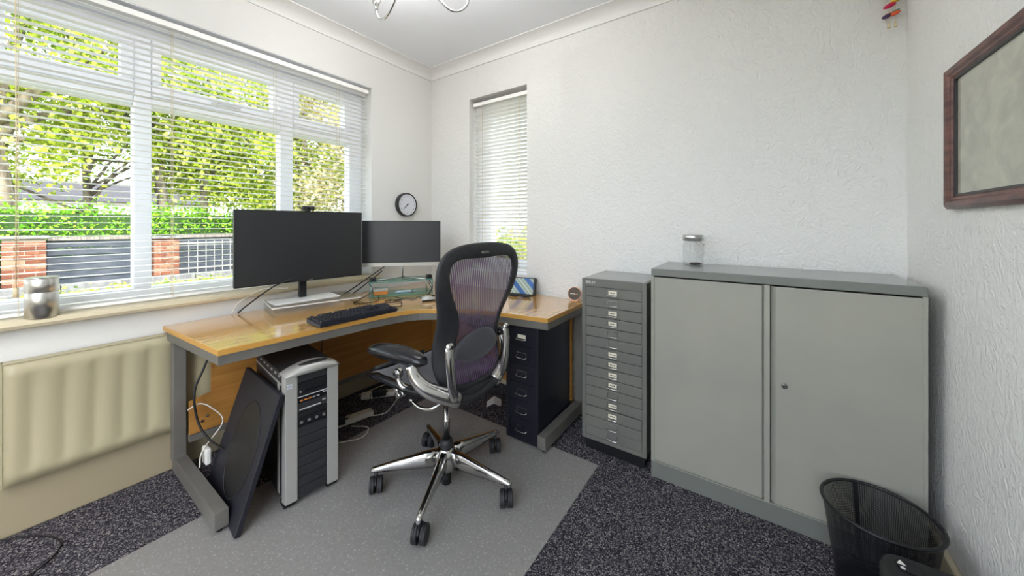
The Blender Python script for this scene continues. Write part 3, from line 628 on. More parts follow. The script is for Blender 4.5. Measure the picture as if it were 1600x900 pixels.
# keyboard
kb = thing('keyboard', 'black full-size mechanical keyboard near the front edge of the desk', 'keyboard', (-1.797, 1.085, H), math.radians(88))
G().add([Vector(p) for p in [(-.218, -.072, .004), (.218, -.072, .004), (.218, .075, .004), (-.218, .075, .004), (-.218, -.072, .020), (.218, -.072, .020), (.218, .075, .030), (-.218, .075, .030)]], [(0, 3, 2, 1), (4, 5, 6, 7), (0, 1, 5, 4), (1, 2, 6, 5), (2, 3, 7, 6), (3, 0, 4, 7)]).build('case', 'key', kb, bev=.002)
for fx_, fy_ in ((-.18, .06), (.18, .06), (-.18, -.055), (.18, -.055)): G().cyl((fx_, fy_, 0), (fx_, fy_, .005), .008).build('foot', 'rubber', kb)
def keymesh(wd):
    a, b, hh = wd / 2 - .0006, .0088, .0095; c1, c2 = a - .0028, .0062
    return G().add([Vector(p) for p in [(-a, -b, 0), (a, -b, 0), (a, b, 0), (-a, b, 0), (-c1, -c2, hh), (c1, -c2, hh), (c1, c2 + .001, hh), (-c1, c2 + .001, hh)]], [(0, 3, 2, 1), (4, 5, 6, 7), (0, 1, 5, 4), (1, 2, 6, 5), (2, 3, 7, 6), (3, 0, 4, 7)]).build('keycap', 'key', kb)
U = .0188
rows = [(5.25, [(0, 1)] + [(2 + i, 1) for i in range(4)] + [(6.5 + i, 1) for i in range(4)] + [(11 + i, 1) for i in range(4)] + [(15.3 + i, 1) for i in range(3)]),
        (4, [(i, 1) for i in range(13)] + [(13, 2)] + [(15.3 + i, 1) for i in range(3)] + [(18.6 + i, 1) for i in range(4)]),
        (3, [(0, 1.5)] + [(1.5 + i, 1) for i in range(12)] + [(13.5, 1.5)] + [(15.3 + i, 1) for i in range(3)] + [(18.6 + i, 1) for i in range(4)]),
        (2, [(0, 1.75)] + [(1.75 + i, 1) for i in range(11)] + [(12.75, 2.25)] + [(18.6 + i, 1) for i in range(3)]),
        (1, [(0, 2.25)] + [(2.25 + i, 1) for i in range(10)] + [(12.25, 2.75)] + [(16.3, 1)] + [(18.6 + i, 1) for i in range(3)]),
        (0, [(0, 1.25), (1.25, 1.25), (2.5, 1.25), (3.75, 6.25), (10, 1.25), (11.25, 1.25), (12.5, 1.25), (13.75, 1.25)] + [(15.3 + i, 1) for i in range(3)] + [(18.6, 2), (20.6, 1)])]
protos = {}
for r_, ks in rows:
    for x, wd in ks:
        px = -.211 + (x + wd / 2) * U * .985; py = -.058 + r_ * U * 1.13; pz = .0215 + (py + .072) / .147 * .010
        if wd not in protos: o = protos[wd] = keymesh(wd * U); o.location = (px, py, pz)
        else: dup(protos[wd], kb, (px, py, pz))
# tablet in striped case, sunglasses, thermometer disc
tb = thing('striped_tablet', 'tablet-sized case with blue and green diagonal stripes leaning on the back wall', 'tablet', (-1.385, 2.118, H), math.radians(8), rot=(math.radians(-14), 0, math.radians(10)))
G().box(-.12, .095, -.012, .012, 0, .125).build('case', 'black', tb, bev=.010, seg=3); G().box(-.113, .078, -.0132, -.0118, .008, .117).build('striped_face', 'stripes', tb)
sg_ = thing('sunglasses', 'black sunglasses lying on the desk in front of the striped case', 'sunglasses', (-1.36, 2.045, H), math.radians(12))
G().ell((-.05, 0, .012), (.042, .016, .011)).build('lens', 'black_gloss', sg_); G().ell((.045, .0, .011), (.038, .015, .010)).build('lens', 'black_gloss', sg_); G().tube([(-.01, 0, .014), (.01, 0, .014)], .004, 8).tube(smoothpts([(-.09, .005, .012), (-.06, .045, .010), (.04, .05, .006)], 4), .003, 6).build('frame', 'black', sg_)
td = thing('desk_clock', 'small round dark-faced clock with copper rim by the tall cabinet', 'clock', (-1.0, 2.15, H), 0, rot=(math.radians(-10), 0, math.radians(20)))
G().rings([[Vector((r_ * math.cos(2 * PI * i / 32), y_, .046 + r_ * math.sin(2 * PI * i / 32))) for i in range(32)] for y_, r_ in ((-.008, .043), (-.008, .046), (.010, .046), (.014, .040))], True, True).build('rim', 'copper', td)
G().rings([[Vector((.042 * math.cos(2 * PI * i / 32), y_, .046 + .042 * math.sin(2 * PI * i / 32))) for i in range(32)] for y_ in (-.0095, -.006)], True, False).build('face', 'taupe', td)
G().box(-.028, .004, -.0105, -.0095, .044, .047).build('hand', 'white', td, bev=0); G().box(-.006, .022, -.0105, -.0095, .0435, .045).build('hand', 'copper', td)
G().box(-.02, .02, .0, .05, 0, .004).build('prop', 'copper', td)

# steel pot on the sill, jar on the cupboard
ca = thing('steel_canister', 'brushed steel cylindrical canister standing on the left end of the window sill', 'canister', (-2.4305, .083, .853))
G().lathe([(.040, 0), (.0445, .002), (.0445, .104), (.0438, .105), (.0445, .106), (.0445, .160), (.043, .162), (.041, .160), (.041, .02), (.02, .018)], n=48).build('body', 'steel', ca)
G().lathe([(.041, .160), (.0455, .162), (.0455, .166), (.041, .1665)], n=48).build('lid_rim', 'satin', ca)
jr = thing('glass_jar', 'empty glass jar with silver screw lid on top of the grey cupboard', 'jar', (-.288, 2.10, 1.0205))
G().lathe([(.030, .0), (.046, .003), (.049, .012), (.049, .112), (.043, .124), (.043, .132)], n=36, cap=False).lathe([(.001, .003), (.046, .004)], n=36).build('glass_body', 'jar', jr)
G().lathe([(.048, .128), (.051, .129), (.051, .156), (.048, .160), (.002, .160)], n=40).build('lid', 'satin', jr)
G().ell((.012, -.012, .009), (.030, .024, .007), 14, 6).build('coffee_residue', 'brown', jr)

# wall clock
wcl = thing('wall_clock', 'round black-rimmed wall clock with white dial beside the large window', 'clock', (XL, 1.925, 1.402), 0)
R = .098
g = G(); g.rings([[Vector((x_, r_ * math.cos(2 * PI * i / 48), r_ * math.sin(2 * PI * i / 48))) for i in range(48)] for x_, r_ in ((.0, R), (.036, R), (.040, R - .003), (.040, R - .009), (.034, R - .011))], True, True).build('rim', 'black_soft', wcl)
G().rings([[Vector((x_, (R - .010) * math.cos(2 * PI * i / 48), (R - .010) * math.sin(2 * PI * i / 48))) for i in range(48)] for x_ in (.033, .0355)], True, False).build('dial', 'clockface', wcl)
for i in range(12):
    a = 2 * PI * (i + 1) / 12; rr = R - .026
    # viewer faces -x: the dial's right is +y
    text(str(i + 1), .017, 'ink', wcl, frameT((.0362, rr * math.sin(a), rr * math.cos(a)), (0, 1, 0), (0, 0, 1)), .0002, 'numeral')
def hand(deg, l, w_, mt):
    a = math.radians(deg); dirv = Vector((0, math.sin(a), math.cos(a))); n_ = Vector((0, math.cos(a), -math.sin(a)))
    q = [dirv * -.012 + n_ * w_, dirv * -.012 - n_ * w_, dirv * l - n_ * w_ * .6, dirv * l + n_ * w_ * .6]
    G().add([p + Vector((x, 0, 0)) for x in (.037, .038) for p in q], [(0, 1, 2, 3), (7, 6, 5, 4), (0, 4, 5, 1), (1, 5, 6, 2), (2, 6, 7, 3), (3, 7, 4, 0)]).build('hand', mt, wcl)
hand(229, .045, .0028, 'ink'); hand(226, .066, .0020, 'ink')
G().cyl((.036, 0, 0), (.040, 0, 0), .005, n=12).build('hub', 'ink', wcl)

# framed picture on the right wall
pf = thing('framed_picture', 'large dark mahogany frame around a painted beige wall reflection on the right wall', 'picture', (XR, 0, 0))
Y1, Y0_, Z0_, Z1_ = 1.772, .98, 1.285, 1.742; fw = .042
for q in ([(Y0_, Y1), (Z1_ - fw, Z1_)], [(Y0_, Y1), (Z0_, Z0_ + fw)], [(Y0_, Y0_ + fw), (Z0_ + fw, Z1_ - fw)], [(Y1 - fw, Y1), (Z0_ + fw, Z1_ - fw)]):
    (a, b), (c_, d_) = q
    horizontal = (b - a) > (d_ - c_) and (d_ - c_) <= fw + 1e-6
    pr_ = [(0, 0), (-.016, 0), (-.020, .10), (-.026, .25), (-.024, .55), (-.018, .70), (-.018, .85), (-.010, 1.0), (0, 1.0)]
    rings = []
    if horizontal:
        up = c_ > 1.5; 
        for y in (a, b): rings.append([Vector((x, (y + (fw * f if y == a else -fw * f)), (d_ - f * fw) if up else (c_ + f * fw))) for x, f in pr_])
    else:
        left = a > 1.5
        for z, sgn in ((Z0_, 1), (Z1_, -1)): rings.append([Vector((x, (b - f * fw) if left else (a + f * fw), z + sgn * f * fw)) for x, f in pr_])
    G().rings(rings, True, False).build('frame_rail', 'mahog', pf)
g = G(); e = fw; g.box(-.013, -.004, Y0_ + e - .002, Y1 - e + .002, Z0_ + e - .002, Z0_ + e + .005).box(-.013, -.004, Y0_ + e, Y1 - e, Z1_ - e - .005, Z1_ - e + .002).box(-.013, -.004, Y1 - e - .005, Y1 - e + .002, Z0_ + e, Z1_ - e).box(-.013, -.004, Y0_ + e - .002, Y0_ + e + .005, Z0_ + e, Z1_ - e).build('slip', 'gilt', pf)
G().box(-.006, -.003, Y0_ + .02, Y1 - .02, Z0_ + .02, Z1_ - .02).build('paper', 'wall_reflection', pf)  # sheet coloured with the painted wall reflection
G().box(-.009, -.0085, Y0_ + fw, Y1 - fw, Z0_ + fw, Z1_ - fw).build('glazing', 'pane', pf)

# hanging string of coloured ovals near the right corner
hg = thing('bead_hanging', 'hanging string of coloured oval beads high on the back wall near the right corner', 'wall hanging', (.468, YB - .035, 0))
G().tube([(-.008, 0, 2.5), (-.008, 0, 2.09)], .0008, 5).tube([(.012, 0, 2.5), (.012, 0, 2.09)], .0008, 5).build('string', 'sand', hg)
for k, (dx, z, c_, rx) in enumerate([(-.006, 2.180, 'pink', .021), (.014, 2.199, 'yellow', .019), (-.014, 2.137, 'purple', .017), (.008, 2.142, 'orange2', .020), (-.014, 2.228, 'purple', .019), (.012, 2.246, 'teal', .019), (-.006, 2.275, 'yellow', .02), (.012, 2.296, 'pink', .02), (-.010, 2.325, 'orange2', .02), (.012, 2.345, 'purple', .02), (-.010, 2.375, 'pink', .02)]):
    Tm = Matrix.Rotation(math.radians(-16), 4, 'Y'); G().ell((dx, 0, z), (rx, .012, .0085), 16, 8, Tm).build('bead', c_, hg)
    G().ell((dx + .004, .006, z + .013), (rx * .8, .010, .0035), 14, 6, Tm).build('bead', ['sand', 'teal'][k % 2], hg)
for dx in (-.008, .012): G().cyl((dx, 0, 2.085), (dx, 0, 2.105), .006, .004, 10).build('tail_bead', 'sand', hg)
G().box(-.03, .03, .0, .03, 2.5, 2.512).build('top_bar', 'sand', hg)

# ceiling light with three arms
HX, HY = -1.31, 1.06
cl = thing('ceiling_light', 'polished chrome three-arm ceiling light with upturned glass shades', 'ceiling light', (HX, HY, 0))
G().lathe([(.002, ZC), (.06, ZC), (.058, ZC - .02), (.02, ZC - .035), (.008, ZC - .04), (.008, 2.42), (.02, 2.41), (.028, 2.38), (.02, 2.35), (.006, 2.335), (.002, 2.333)], n=24).build('stem', 'chrome', cl)
for a in (179, 52, 296):
    A = math.radians(a); P_ = lambda r_, z: (r_ * math.cos(A), r_ * math.sin(A), z)
    arm = G().tube(smoothpts([P_(.015, 2.40), P_(.06, 2.375), P_(.12, 2.30), P_(.18, 2.252), P_(.23, 2.256), P_(.262, 2.29), P_(.268, 2.318)], 5), .0052, 10).build('arm', 'chrome', cl)
    cup = G().lathe([(.006, 2.312), (.010, 2.318), (.008, 2.328), (.011, 2.332), (.030, 2.385), (.028, 2.385), (.009, 2.336)], P_(.268, 0), 24).build('cup', 'chrome', cl)
    G().lathe([(.024, 2.37), (.044, 2.42), (.052, 2.47), (.050, 2.47), (.042, 2.42), (.022, 2.372)], P_(.268, 0), 28).build('shade', 'frosted', cl)
    ld = bpy.data.lights.new('bulb', 'POINT'); lo = bpy.data.objects.new('bulb', ld); COL.objects.link(lo); lo.parent = cl; lo.location = P_(.268, 2.49); ld.energy = LAMP_W; ld.shadow_soft_size = .045; ld.color = (1, .98, .97)

# ------------------------------------------------------------------ under the desk
pc = thing('tower_computer', 'tall silver and black tower computer with drive bays under the desk', 'computer', (-1.668, .795, .0045), math.radians(83))
# local: x along the front (left -> right), -y front
PW, PDp, PH = .228, .46, .575
G().box(-PW / 2 + .004, PW / 2 - .004, .02, PDp, .03, PH).build('case', 'black_soft', pc, bev=.004)
for sx in (-1, 1):
    x0 = -PW / 2 if sx < 0 else PW / 2 - .052; x1 = x0 + .052
    G().prism([(x0 + (.004 if sx < 0 else 0), -.018), (x1 - (.004 if sx > 0 else 0), -.018), (x1, .02), (x0, .02)], .022, PH - .004).build('side_column', 'silver', pc, bev=.003)
    G().box(x0 + .004, x1 - .004, 0, .05, 0, .022).build('foot', 'rubber', pc); G().box(x0 + .004, x1 - .004, PDp - .06, PDp - .01, 0, .03).build('foot', 'rubber', pc)
# arched top handle
R4 = []
for i in range(17):
    t = i / 16 * 2 - 1; x = t * PW / 2; zt = PH + .030 * (1 - t * t); R4.append([Vector((x, -.022 - .010 * (1 - t * t), PH - .004)), Vector((x, -.018 - .008 * (1 - t * t), zt - .006)), Vector((x, .0, zt)), Vector((x, .055, zt)), Vector((x, .065, PH - .004))])
G().rings(R4, True, True).build('arched_top', 'silver', pc)
G().ell((.01, .01, PH + .028), (.062, .022, .004), 20, 6).build('top_recess', 'black', pc)
bx0, bx1 = -PW / 2 + .052, PW / 2 - .052
G().box(bx0, bx1, -.008, .02, .028, PH - .002).build('bay_backing', 'black', pc)
z = PH - .012
bays = [('blank_cover', .030, 'black_soft'), ('drive_bay', .062, 'black'), ('card_reader', .030, 'black_gloss'), ('disc_drive', .040, 'black_soft'), ('slim_bay', .026, 'black'), ('fan_panel', .040, 'black_gloss')] + [('blank_cover', .044, 'black_soft')] * 7
for i, (nm, hh, mt_) in enumerate(bays):
    b = G().box(bx0 + .001, bx1 - .001, -.014, -.008, z - hh + .0015, z - .001).build(nm, mt_, pc, bev=.001)
    if nm == 'drive_bay': G().box(bx0 + .03, bx1 - .012, -.0165, -.014, z - hh + .016, z - hh + .024).build('slot', 'black_gloss', b); G().cyl((bx0 + .012, -.014, z - hh + .02), (bx0 + .012, -.016, z - hh + .02), .004, n=10).build('button', 'silver', b)
    if nm == 'card_reader':
        G().box(bx0, bx1, -.016, -.014, z - .003, z).build('trim_strip', 'silver_bright', b)
        for k in range(5): G().box(bx0 + .010 + k * .017, bx0 + .022 + k * .017, -.0155, -.0138, z - .022, z - .016).build('port', ['orange', 'orange', 'orange', 'silver', 'silver'][k], b)
        for k in range(2): G().cyl((bx1 - .016 + k * .010, -.014, z - .010), (bx1 - .016 + k * .010, -.016, z - .010), .003, n=8).build('button', 'silver_bright', b)
    if nm == 'disc_drive': G().box(bx0 + .008, bx1 - .03, -.0155, -.0138, z - .030, z - .026).build('tray_edge', 'silver_bright', b); G().box(bx1 - .022, bx1 - .008, -.0155, -.0138, z - .018, z - .012).build('button', 'silver', b)
    if nm == 'fan_panel':
        for k in range(4): G().cyl((bx0 + .016 + k * .031, -.014, z - .02), (bx0 + .016 + k * .031, -.017, z - .02), .007, .006, 14).build('knob', 'desk_steel', b)
    z -= hh
    if z < .05: break
st = G().box(-PW / 2 + .010, -PW / 2 + .030, -.0188, -.018, PH - .055, PH - .035).build('sticker', M['silver_bright'], pc)
G().tube([Vector((-PW / 2 + .020 + .007 * math.cos(t), -.0191, PH - .045 + .004 * math.sin(t))) for t in [2 * PI * i / 14 for i in range(13)]], .0008, 5).build('sticker_ring', mat('sticker_blue', srgb(60, 110, 170), .5), pc)
g = G()
for i in range(6): g.box(-PW / 2 + .001, -PW / 2 + .005, .05 + i * .06, .07 + i * .06, PH - .02, PH - .012)
g.build('side_catch', 'silver', pc)
G().box(-PW / 2 + .0015, -PW / 2 + .0045, .03, PDp - .01, PH - .05, PH - .042).box(-PW / 2 + .0015, -PW / 2 + .0045, .06, .085, .04, PH - .05).build('side_strip', 'silver', pc)
# leaning black panel with oval dish
lp = bpy.data.objects.new('leaning_panel', None); COL.objects.link(lp); tag(lp, 'black rectangular panel with a shallow oval dish leaning against the tower computer', 'panel')
A0 = Vector((-1.672, .505, .012)); A1 = Vector((-2.08, .535, .012)); B0 = Vector((-1.69, .655, .490)); ux = (A1 - A0).normalized(); uy = (B0 - A0); uy = (uy - ux * uy.dot(ux)).normalized()
lp.matrix_world = frameT(A0, ux, uy)     # local x to the rear, y up the slope, z towards the tower (normal)
Wp, Hp = .47, .525
nrm = ux.cross(uy); dz = 1 if nrm.y > 0 else -1
G().box(0, Wp, 0, Hp, *((0, .022) if dz > 0 else (-.022, 0))).build('board', 'panel', lp, bev=.004)
f_ = -dz * .001
ring = [[Vector((.20 + (rx + a) * math.cos(u), .25 + (ry + a) * math.sin(u), f_ - dz * b)) for a, b in ((0, 0), (.003, .0018), (.006, 0))] for rx, ry in ((.145, .185),) for u in [2 * PI * i / 48 for i in range(48)]]
G().rings(ring, False, True, closed=True).build('oval_ridge', 'black_soft', lp)
G().add([Vector((.20 + .144 * math.cos(2 * PI * i / 48), .25 + .184 * math.sin(2 * PI * i / 48), f_ - dz * .0004)) for i in range(48)], [tuple(range(48))]).build('oval_dish', 'black', lp)

def cable(name, label, pts, r_, mt_, group=None):
    o = G().tube(smoothpts(pts, 6), r_, 7).build(name, mt_); return tag(o, label, 'cable', group)
# extension leads and adapters
def lead(label, loc, rz):
    t = thing('extension_lead', label, 'extension lead', loc, rz); G().box(-.15, .15, -.03, .03, 0, .034).build('strip', 'cable_white', t, bev=.008, seg=3)
    for k in range(4): G().cyl((-.10 + k * .067, 0, .034), (-.10 + k * .067, 0, .0345), .022, n=20).build('socket', 'paper', t)
    return t
lead('cream extension lead with a black adapter on the carpet beside the tower', (-2.10, 1.22, 0), math.radians(78))
lead('cream extension lead further back under the desk with a cable looped round it', (-2.22, 1.56, 0), math.radians(52))
for lb, c in (('black power adapter plugged into the nearer extension lead', (-2.08, 1.14, .035)), ('black power adapter on the farther extension lead', (-2.19, 1.50, .035)),):
    t = thing('power_adapter', lb, 'adapter', c, math.radians(60)); G().box(-.045, .045, -.03, .03, 0, .05).build('body', 'black', t, bev=.006); G().cyl((.045, 0, .02), (.06, 0, .02), .006, .004, 8).build('strain_relief', 'rubber', t)
tk = thing('wall_trunking', 'cream cable trunking box on the wall beneath the desk panel', 'trunking', (XL + .03, 1.32, .0)); G().box(0, .05, -.2, .42, .16, .30).build('box', 'cream', tk, bev=.003); G().box(.05, .056, .04, .12, .19, .27).build('socket_plate', 'white', tk, bev=.002)
cable('white_cable', 'white cable looping forward off the nearer extension lead', [(-2.0, 1.18, .03), (-1.92, 1.24, .02), (-1.88, 1.17, .006), (-1.95, 1.05, .006), (-1.92, .98, .006)], .0032, 'cable_white')
cable('white_cable', 'white cable running back across the carpet towards the corner', [(-2.05, 1.3, .02), (-2.0, 1.42, .006), (-2.1, 1.6, .006), (-2.15, 1.8, .006), (-2.05, 1.9, .006), (-1.9, 1.88, .006)], .003, 'cable_white')
cable('brown_cable', 'thin pale cable looping along the wall beneath the desk', [(-2.2, 1.35, .09), (-2.2, 1.6, .08), (-2.1, 1.75, .05), (-1.95, 1.8, .02), (-1.8, 1.9, .02), (-1.7, 2.0, .02)], .0025, 'cord')
cable('black_cable', 'black cable tangled over the extension leads under the desk', [(-2.2, 1.2, .08), (-2.1, 1.35, .05), (-2.2, 1.45, .06), (-2.05, 1.5, .02), (-2.2, 1.65, .03)], .003, 'cable_black')
cable('black_cable', 'black cable hanging in a wide bow inside the left desk leg', [(-2.27, .60, .62), (-2.26, .56, .52), (-2.24, .50 + .02, .42), (-2.22, .53, .28), (-2.15, .56, .20), (-2.0, .60, .17)], .005, 'cable_black')
cable('black_cable', 'black cable drooping from the desk over the wood panel behind the tower', [(-2.28, 1.14, .69), (-2.275, 1.15, .55), (-2.27, 1.14, .4)], .003, 'cable_black')
cable('white_cable', 'white cable curling over the wood panel by the left desk leg', [(-2.26, .50, .34), (-2.24, .54, .36), (-2.22, .58, .33), (-2.2, .62, .25), (-2.15, .53, .17), (-2.12, .51, .11)], .003, 'cable_white')
cable('black_cable', 'thin black cable lying loose on the carpet by the radiator', [(-2.43, -.06, .02), (-2.35, .06, .006), (-2.22, .12, .006), (-2.12, .08, .006), (-2.10, .0, .006), (-2.2, -.1, .006)], .003, 'cable_black')
t = thing('plug', 'white plug with two black leads hanging beside the left desk leg', 'plug', (-2.16, .545, .10), 0); G().box(-.03, .03, -.01, .012, 0, .075).build('body', 'white', t, bev=.006); G().box(-.018, -.014, -.0112, -.01, .01, .06).box(.0, .004, -.0112, -.01, .01, .06).build('lead_mark', 'cable_black', t)
t = thing('paper_scrap', 'crumpled white scrap of paper on the carpet beside the black pedestal', 'paper', (-1.48, 1.90, .0), .6); G().add([Vector(p) for p in [(-.05, -.02, .002), (.0, -.03, .03), (.05, -.01, .004), (.05, .05, .02), (0, .05, .045), (-.05, .04, .01)]], [(0, 1, 4, 5), (1, 2, 3, 4)]).build('sheet', 'white', t)
# cables on the desk
cable('white_cable', 'white cable dropping from the sill behind the left of the large monitor', [(-2.28, .95, .86), (-2.36, .86, .86), (-2.41, .76, .80), (-2.415, .72, .738)], .004, 'cable_white')
cable('black_cable', 'black cable dropping from behind the large monitor to the desk', [(-2.20, .95, .93), (-2.27, .87, .88), (-2.37, .78, .78), (-2.40, .745, .738)], .004, 'cable_black')
cable('black_cable', 'black cable rising from the desk towards the back of the small monitor', [(-2.33, 1.28, .738), (-2.34, 1.38, .78), (-2.30, 1.50, .86), (-2.2, 1.62, .97)], .004, 'cable_black')
cable('black_cable', 'second black cable beside the window corner rising to the small monitor', [(-2.31, 1.34, .738), (-2.31, 1.44, .79), (-2.24, 1.56, .90)], .004, 'cable_black')
cable('black_cable', 'black cable coiled on the desk left of the glass shelf', [(-2.16, 1.40, .84), (-2.13, 1.41, .79), (-2.17, 1.34, .738), (-2.12, 1.27, .737), (-2.05, 1.30, .737), (-2.03, 1.38, .74), (-2.08, 1.42, .76)], .0025, 'cable_black')
cable('black_cable', 'black cable snaking from the keyboard to the glass shelf', [(-1.85, 1.31, .737), (-1.80, 1.38, .737), (-1.90, 1.46, .737), (-1.93, 1.40, .737), (-2.0, 1.42, .737), (-1.96, 1.52, .737), (-2.02, 1.50, .75)], .0025, 'cable_black')
cable('black_cable', 'wavy black cable lying before the lower glass shelf', [(-2.02, 1.46, .737), (-1.95, 1.47, .737), (-1.97, 1.55, .737), (-1.90, 1.56, .737), (-1.93, 1.63, .737), (-1.86, 1.62, .74), (-1.90, 1.72, .78), (-1.95, 1.74, .82)], .0025, 'cable_black')
cable('black_cable', 'black cable from the right cube speaker down to the mouse', [(-1.95, 1.74, .84), (-1.93, 1.76, .79), (-1.90, 1.70, .745), (-1.86, 1.66, .74)], .0025, 'cable_black')
cable('blue_cable', 'short pale blue cable across the lower glass shelf', [(-2.10, 1.56, .758), (-2.05, 1.62, .76), (-2.0, 1.68, .765)], .003, mat('cable_blue', srgb(140, 170, 210), .5))

# ------------------------------------------------------------------ waste bin and shredder
bn = thing('waste_bin', 'black wire-mesh waste bin standing in front of the grey cupboard', 'bin', (.325, 1.655, 0))
G().lathe([(.105, .012), (.142, .285)], n=64, cap=False).build('mesh_wall', 'binmesh', bn)
G().lathe([(.104, .0), (.107, .0), (.108, .025), (.104, .025)], n=48, cap=False).lathe([(.002, .006), (.104, .006)], n=48).build('base', 'black', bn)
G().tube([Vector((.143 * math.cos(2 * PI * i / 64), .143 * math.sin(2 * PI * i / 64), .288)) for i in range(65)], .0055, 8).build('rim', 'black', bn)
sA = math.radians(105)
G().add([Vector((r_ * math.cos(sA + q), r_ * math.sin(sA + q), z_)) for r_, z_ in ((.104, .02), (.140, .285)) for q in (-.05, .05)], [(0, 1, 3, 2)]).build('seam', 'black', bn)
sh = thing('paper_shredder', 'black rounded paper shredder top at the bottom right beside the bin', 'shredder', (.385, 1.255, 0))
def rr_(x0, x1, y0, y1, r_, n=6):
    out = []
    for cx, cy, a0 in ((x1 - r_, y1 - r_, 0), (x0 + r_, y1 - r_, 90), (x0 + r_, y0 + r_, 180), (x1 - r_, y0 + r_, 270)):
        for i in range(n + 1): a = math.radians(a0 + 90 * i / n); out.append((cx + r_ * math.cos(a), cy + r_ * math.sin(a)))
    return out
p_ = rr_(-.115, .115, -.17, .16, .05)
G().rings([[Vector((x * s_, y * s_, z)) for x, y in p_] for s_, z in ((.90, 0), (.93, .24))], True, True).build('waste_box', 'black_soft', sh)
G().rings([[Vector((x * s_, y * s_, z)) for x, y in p_] for s_, z in ((.97, .24), (1, .25), (1, .305), (.97, .322), (.90, .330))], True, True).build('head', 'black', sh)
G().rings([[Vector((x * .6 + .0, y * .16 + .04, z)) for x, y in p_] for z in (.3305, .3335)], True, False).build('feed_slot', 'black_gloss', sh, bev=.001)
G().prism(rr_(-.085, -.035, .085, .130, .02), .330, .333).build('control_pad', 'black_gloss', sh)
G().prism([(-.075, .122), (-.066, .106), (-.084, .106)], .333, .3336).build('warning_mark', 'white', sh); G().cyl((-.075, .094, .333), (-.075, .094, .3338), .005, n=12).build('button', 'silver_bright', sh)

# ------------------------------------------------------------------ outside
struct(G().box(-45, XL - .26, -25, 30, -.3, -.05).build('ground', 'ground'))
struct(G().box(XL - .26, 20, YB + .26, 30, -.3, -.05).build('ground', 'ground'))
def leaves(centers, spread, n, size, name, mt_, parent, kind='stuff', flat=1.0):
    c = np.array(centers, float); k = rng.integers(0, len(c), n); p = c[k, :3] + rng.normal(0, 1, (n, 3)) * c[k, 3:4] * spread * np.array([1, 1, flat])
    a = rng.normal(0, 1, (n, 3)); a /= np.linalg.norm(a, axis=1)[:, None]; b = rng.normal(0, 1, (n, 3)); b -= (a * b).sum(1)[:, None] * a; b /= np.linalg.norm(b, axis=1)[:, None]
    s = size * rng.uniform(.6, 1.3, (n, 1)); v = np.stack([p - a * s * .5, p + b * s * .32, p + a * s * .5, p - b * s * .32], 1).reshape(-1, 3)
    me = bpy.data.meshes.new(name); me.vertices.add(4 * n); me.vertices.foreach_set('co', v.ravel()); me.loops.add(4 * n); me.loops.foreach_set('vertex_index', np.arange(4 * n))
    me.polygons.add(n); me.polygons.foreach_set('loop_start', np.arange(0, 4 * n, 4)); me.update(calc_edges=True); me.validate(); me.materials.append(M[mt_])
    o = bpy.data.objects.new(name, me); COL.objects.link(o)
    if parent: o.parent = parent
    o['kind'] = kind; return o
def tree(name, label, base, rad, top, lean, crown, n, size, mt_, spread=.42):
    t = thing(name, label, 'tree', base)
    pts = [(0, 0, -.1), (lean[0] * .35, lean[1] * .35, top * .35), (lean[0], lean[1], top)]
    pp = smoothpts(pts, 4); G().tube(pp, [rad * (1.15 - .7 * i / (len(pp) - 1)) for i in range(len(pp))], 10).build('trunk', 'bark', t)
    for c in crown[:9]:
        s_ = Vector((lean[0] * .6, lean[1] * .6, top * random.uniform(.35, .7))); e = Vector(c[:3]); mid = (s_ + e) / 2 + Vector((random.uniform(-.2, .2), random.uniform(-.2, .2), .2))
        q = smoothpts([s_, mid, e], 3); G().tube(q, [rad * (.38 - .28 * i / (len(q) - 1)) for i in range(len(q))], 6).build('branch', 'bark', t)
    leaves(crown, spread, n, size, 'foliage', mt_, t)
def crown(n, cx, cy, cz, rx, ry, rz, rr):
    out = []
    for _ in range(n):
        v = rng.normal(0, 1, 3); v /= np.linalg.norm(v); q = rng.uniform(.3, 1) ** .5; out.append((cx + v[0] * rx * q, cy + v[1] * ry * q, cz + v[2] * rz * q, rr * rng.uniform(.7, 1.3)))
    return out
tree('garden_tree', 'thick-trunked leafy tree at the far left beyond the brick pier', (-12.2, .02, 0), .30, 5.5, (.3, -.5), crown(26, 0, .3, 4.9, 2.0, 2.6, 2.2, .8), 15000, .125, 'leaf')
tree('garden_tree', 'leafy tree with a forked trunk just right of the first window bar', (-12.1, 2.35, 0), .13, 5.0, (-.4, -.3), crown(24, 0, -.2, 4.9, 1.8, 1.9, 2.2, .75), 11500, .12, 'leaf')
tree('garden_tree', 'slim straight tree in the middle window pane behind the hedge', (-11.8, 2.85, 0), .12, 5.6, (.1, .2), crown(24, .2, .7, 4.6, 1.8, 1.9, 2.4, .75), 11500, .12, 'leaf')
tree('garden_tree', 'broad light-green tree behind the large monitor', (-11.0, 4.9, 0), .15, 5.2, (.1, .1), crown(26, 0, -.2, 3.9, 1.9, 1.9, 2.6, .8), 14000, .12, 'leaf')
tree('blossom_tree', 'pale blossoming tree seen through the narrow right window pane', (-9.6, 5.6, 0), .13, 4.2, (.1, .1), crown(26, 0, .2, 3.4, 1.7, 2.1, 2.4, .75), 15000, .10, 'leaf_pale')
tree('garden_tree', 'low spreading tree whose branches hang across the left window pane above the hedge', (-13.2, 1.2, 0), .10, 4.2, (.1, -.2), crown(30, .2, .1, 2.9, 1.4, 2.6, 1.0, .5), 9000, .11, 'leaf')
tree('garden_tree', 'low spreading tree behind the hedge between the second and third window bars', (-13.2, 5.6, 0), .10, 4.2, (.1, -.2), crown(30, .2, -.3, 2.8, 1.4, 2.8, 1.1, .5), 9000, .11, 'leaf')
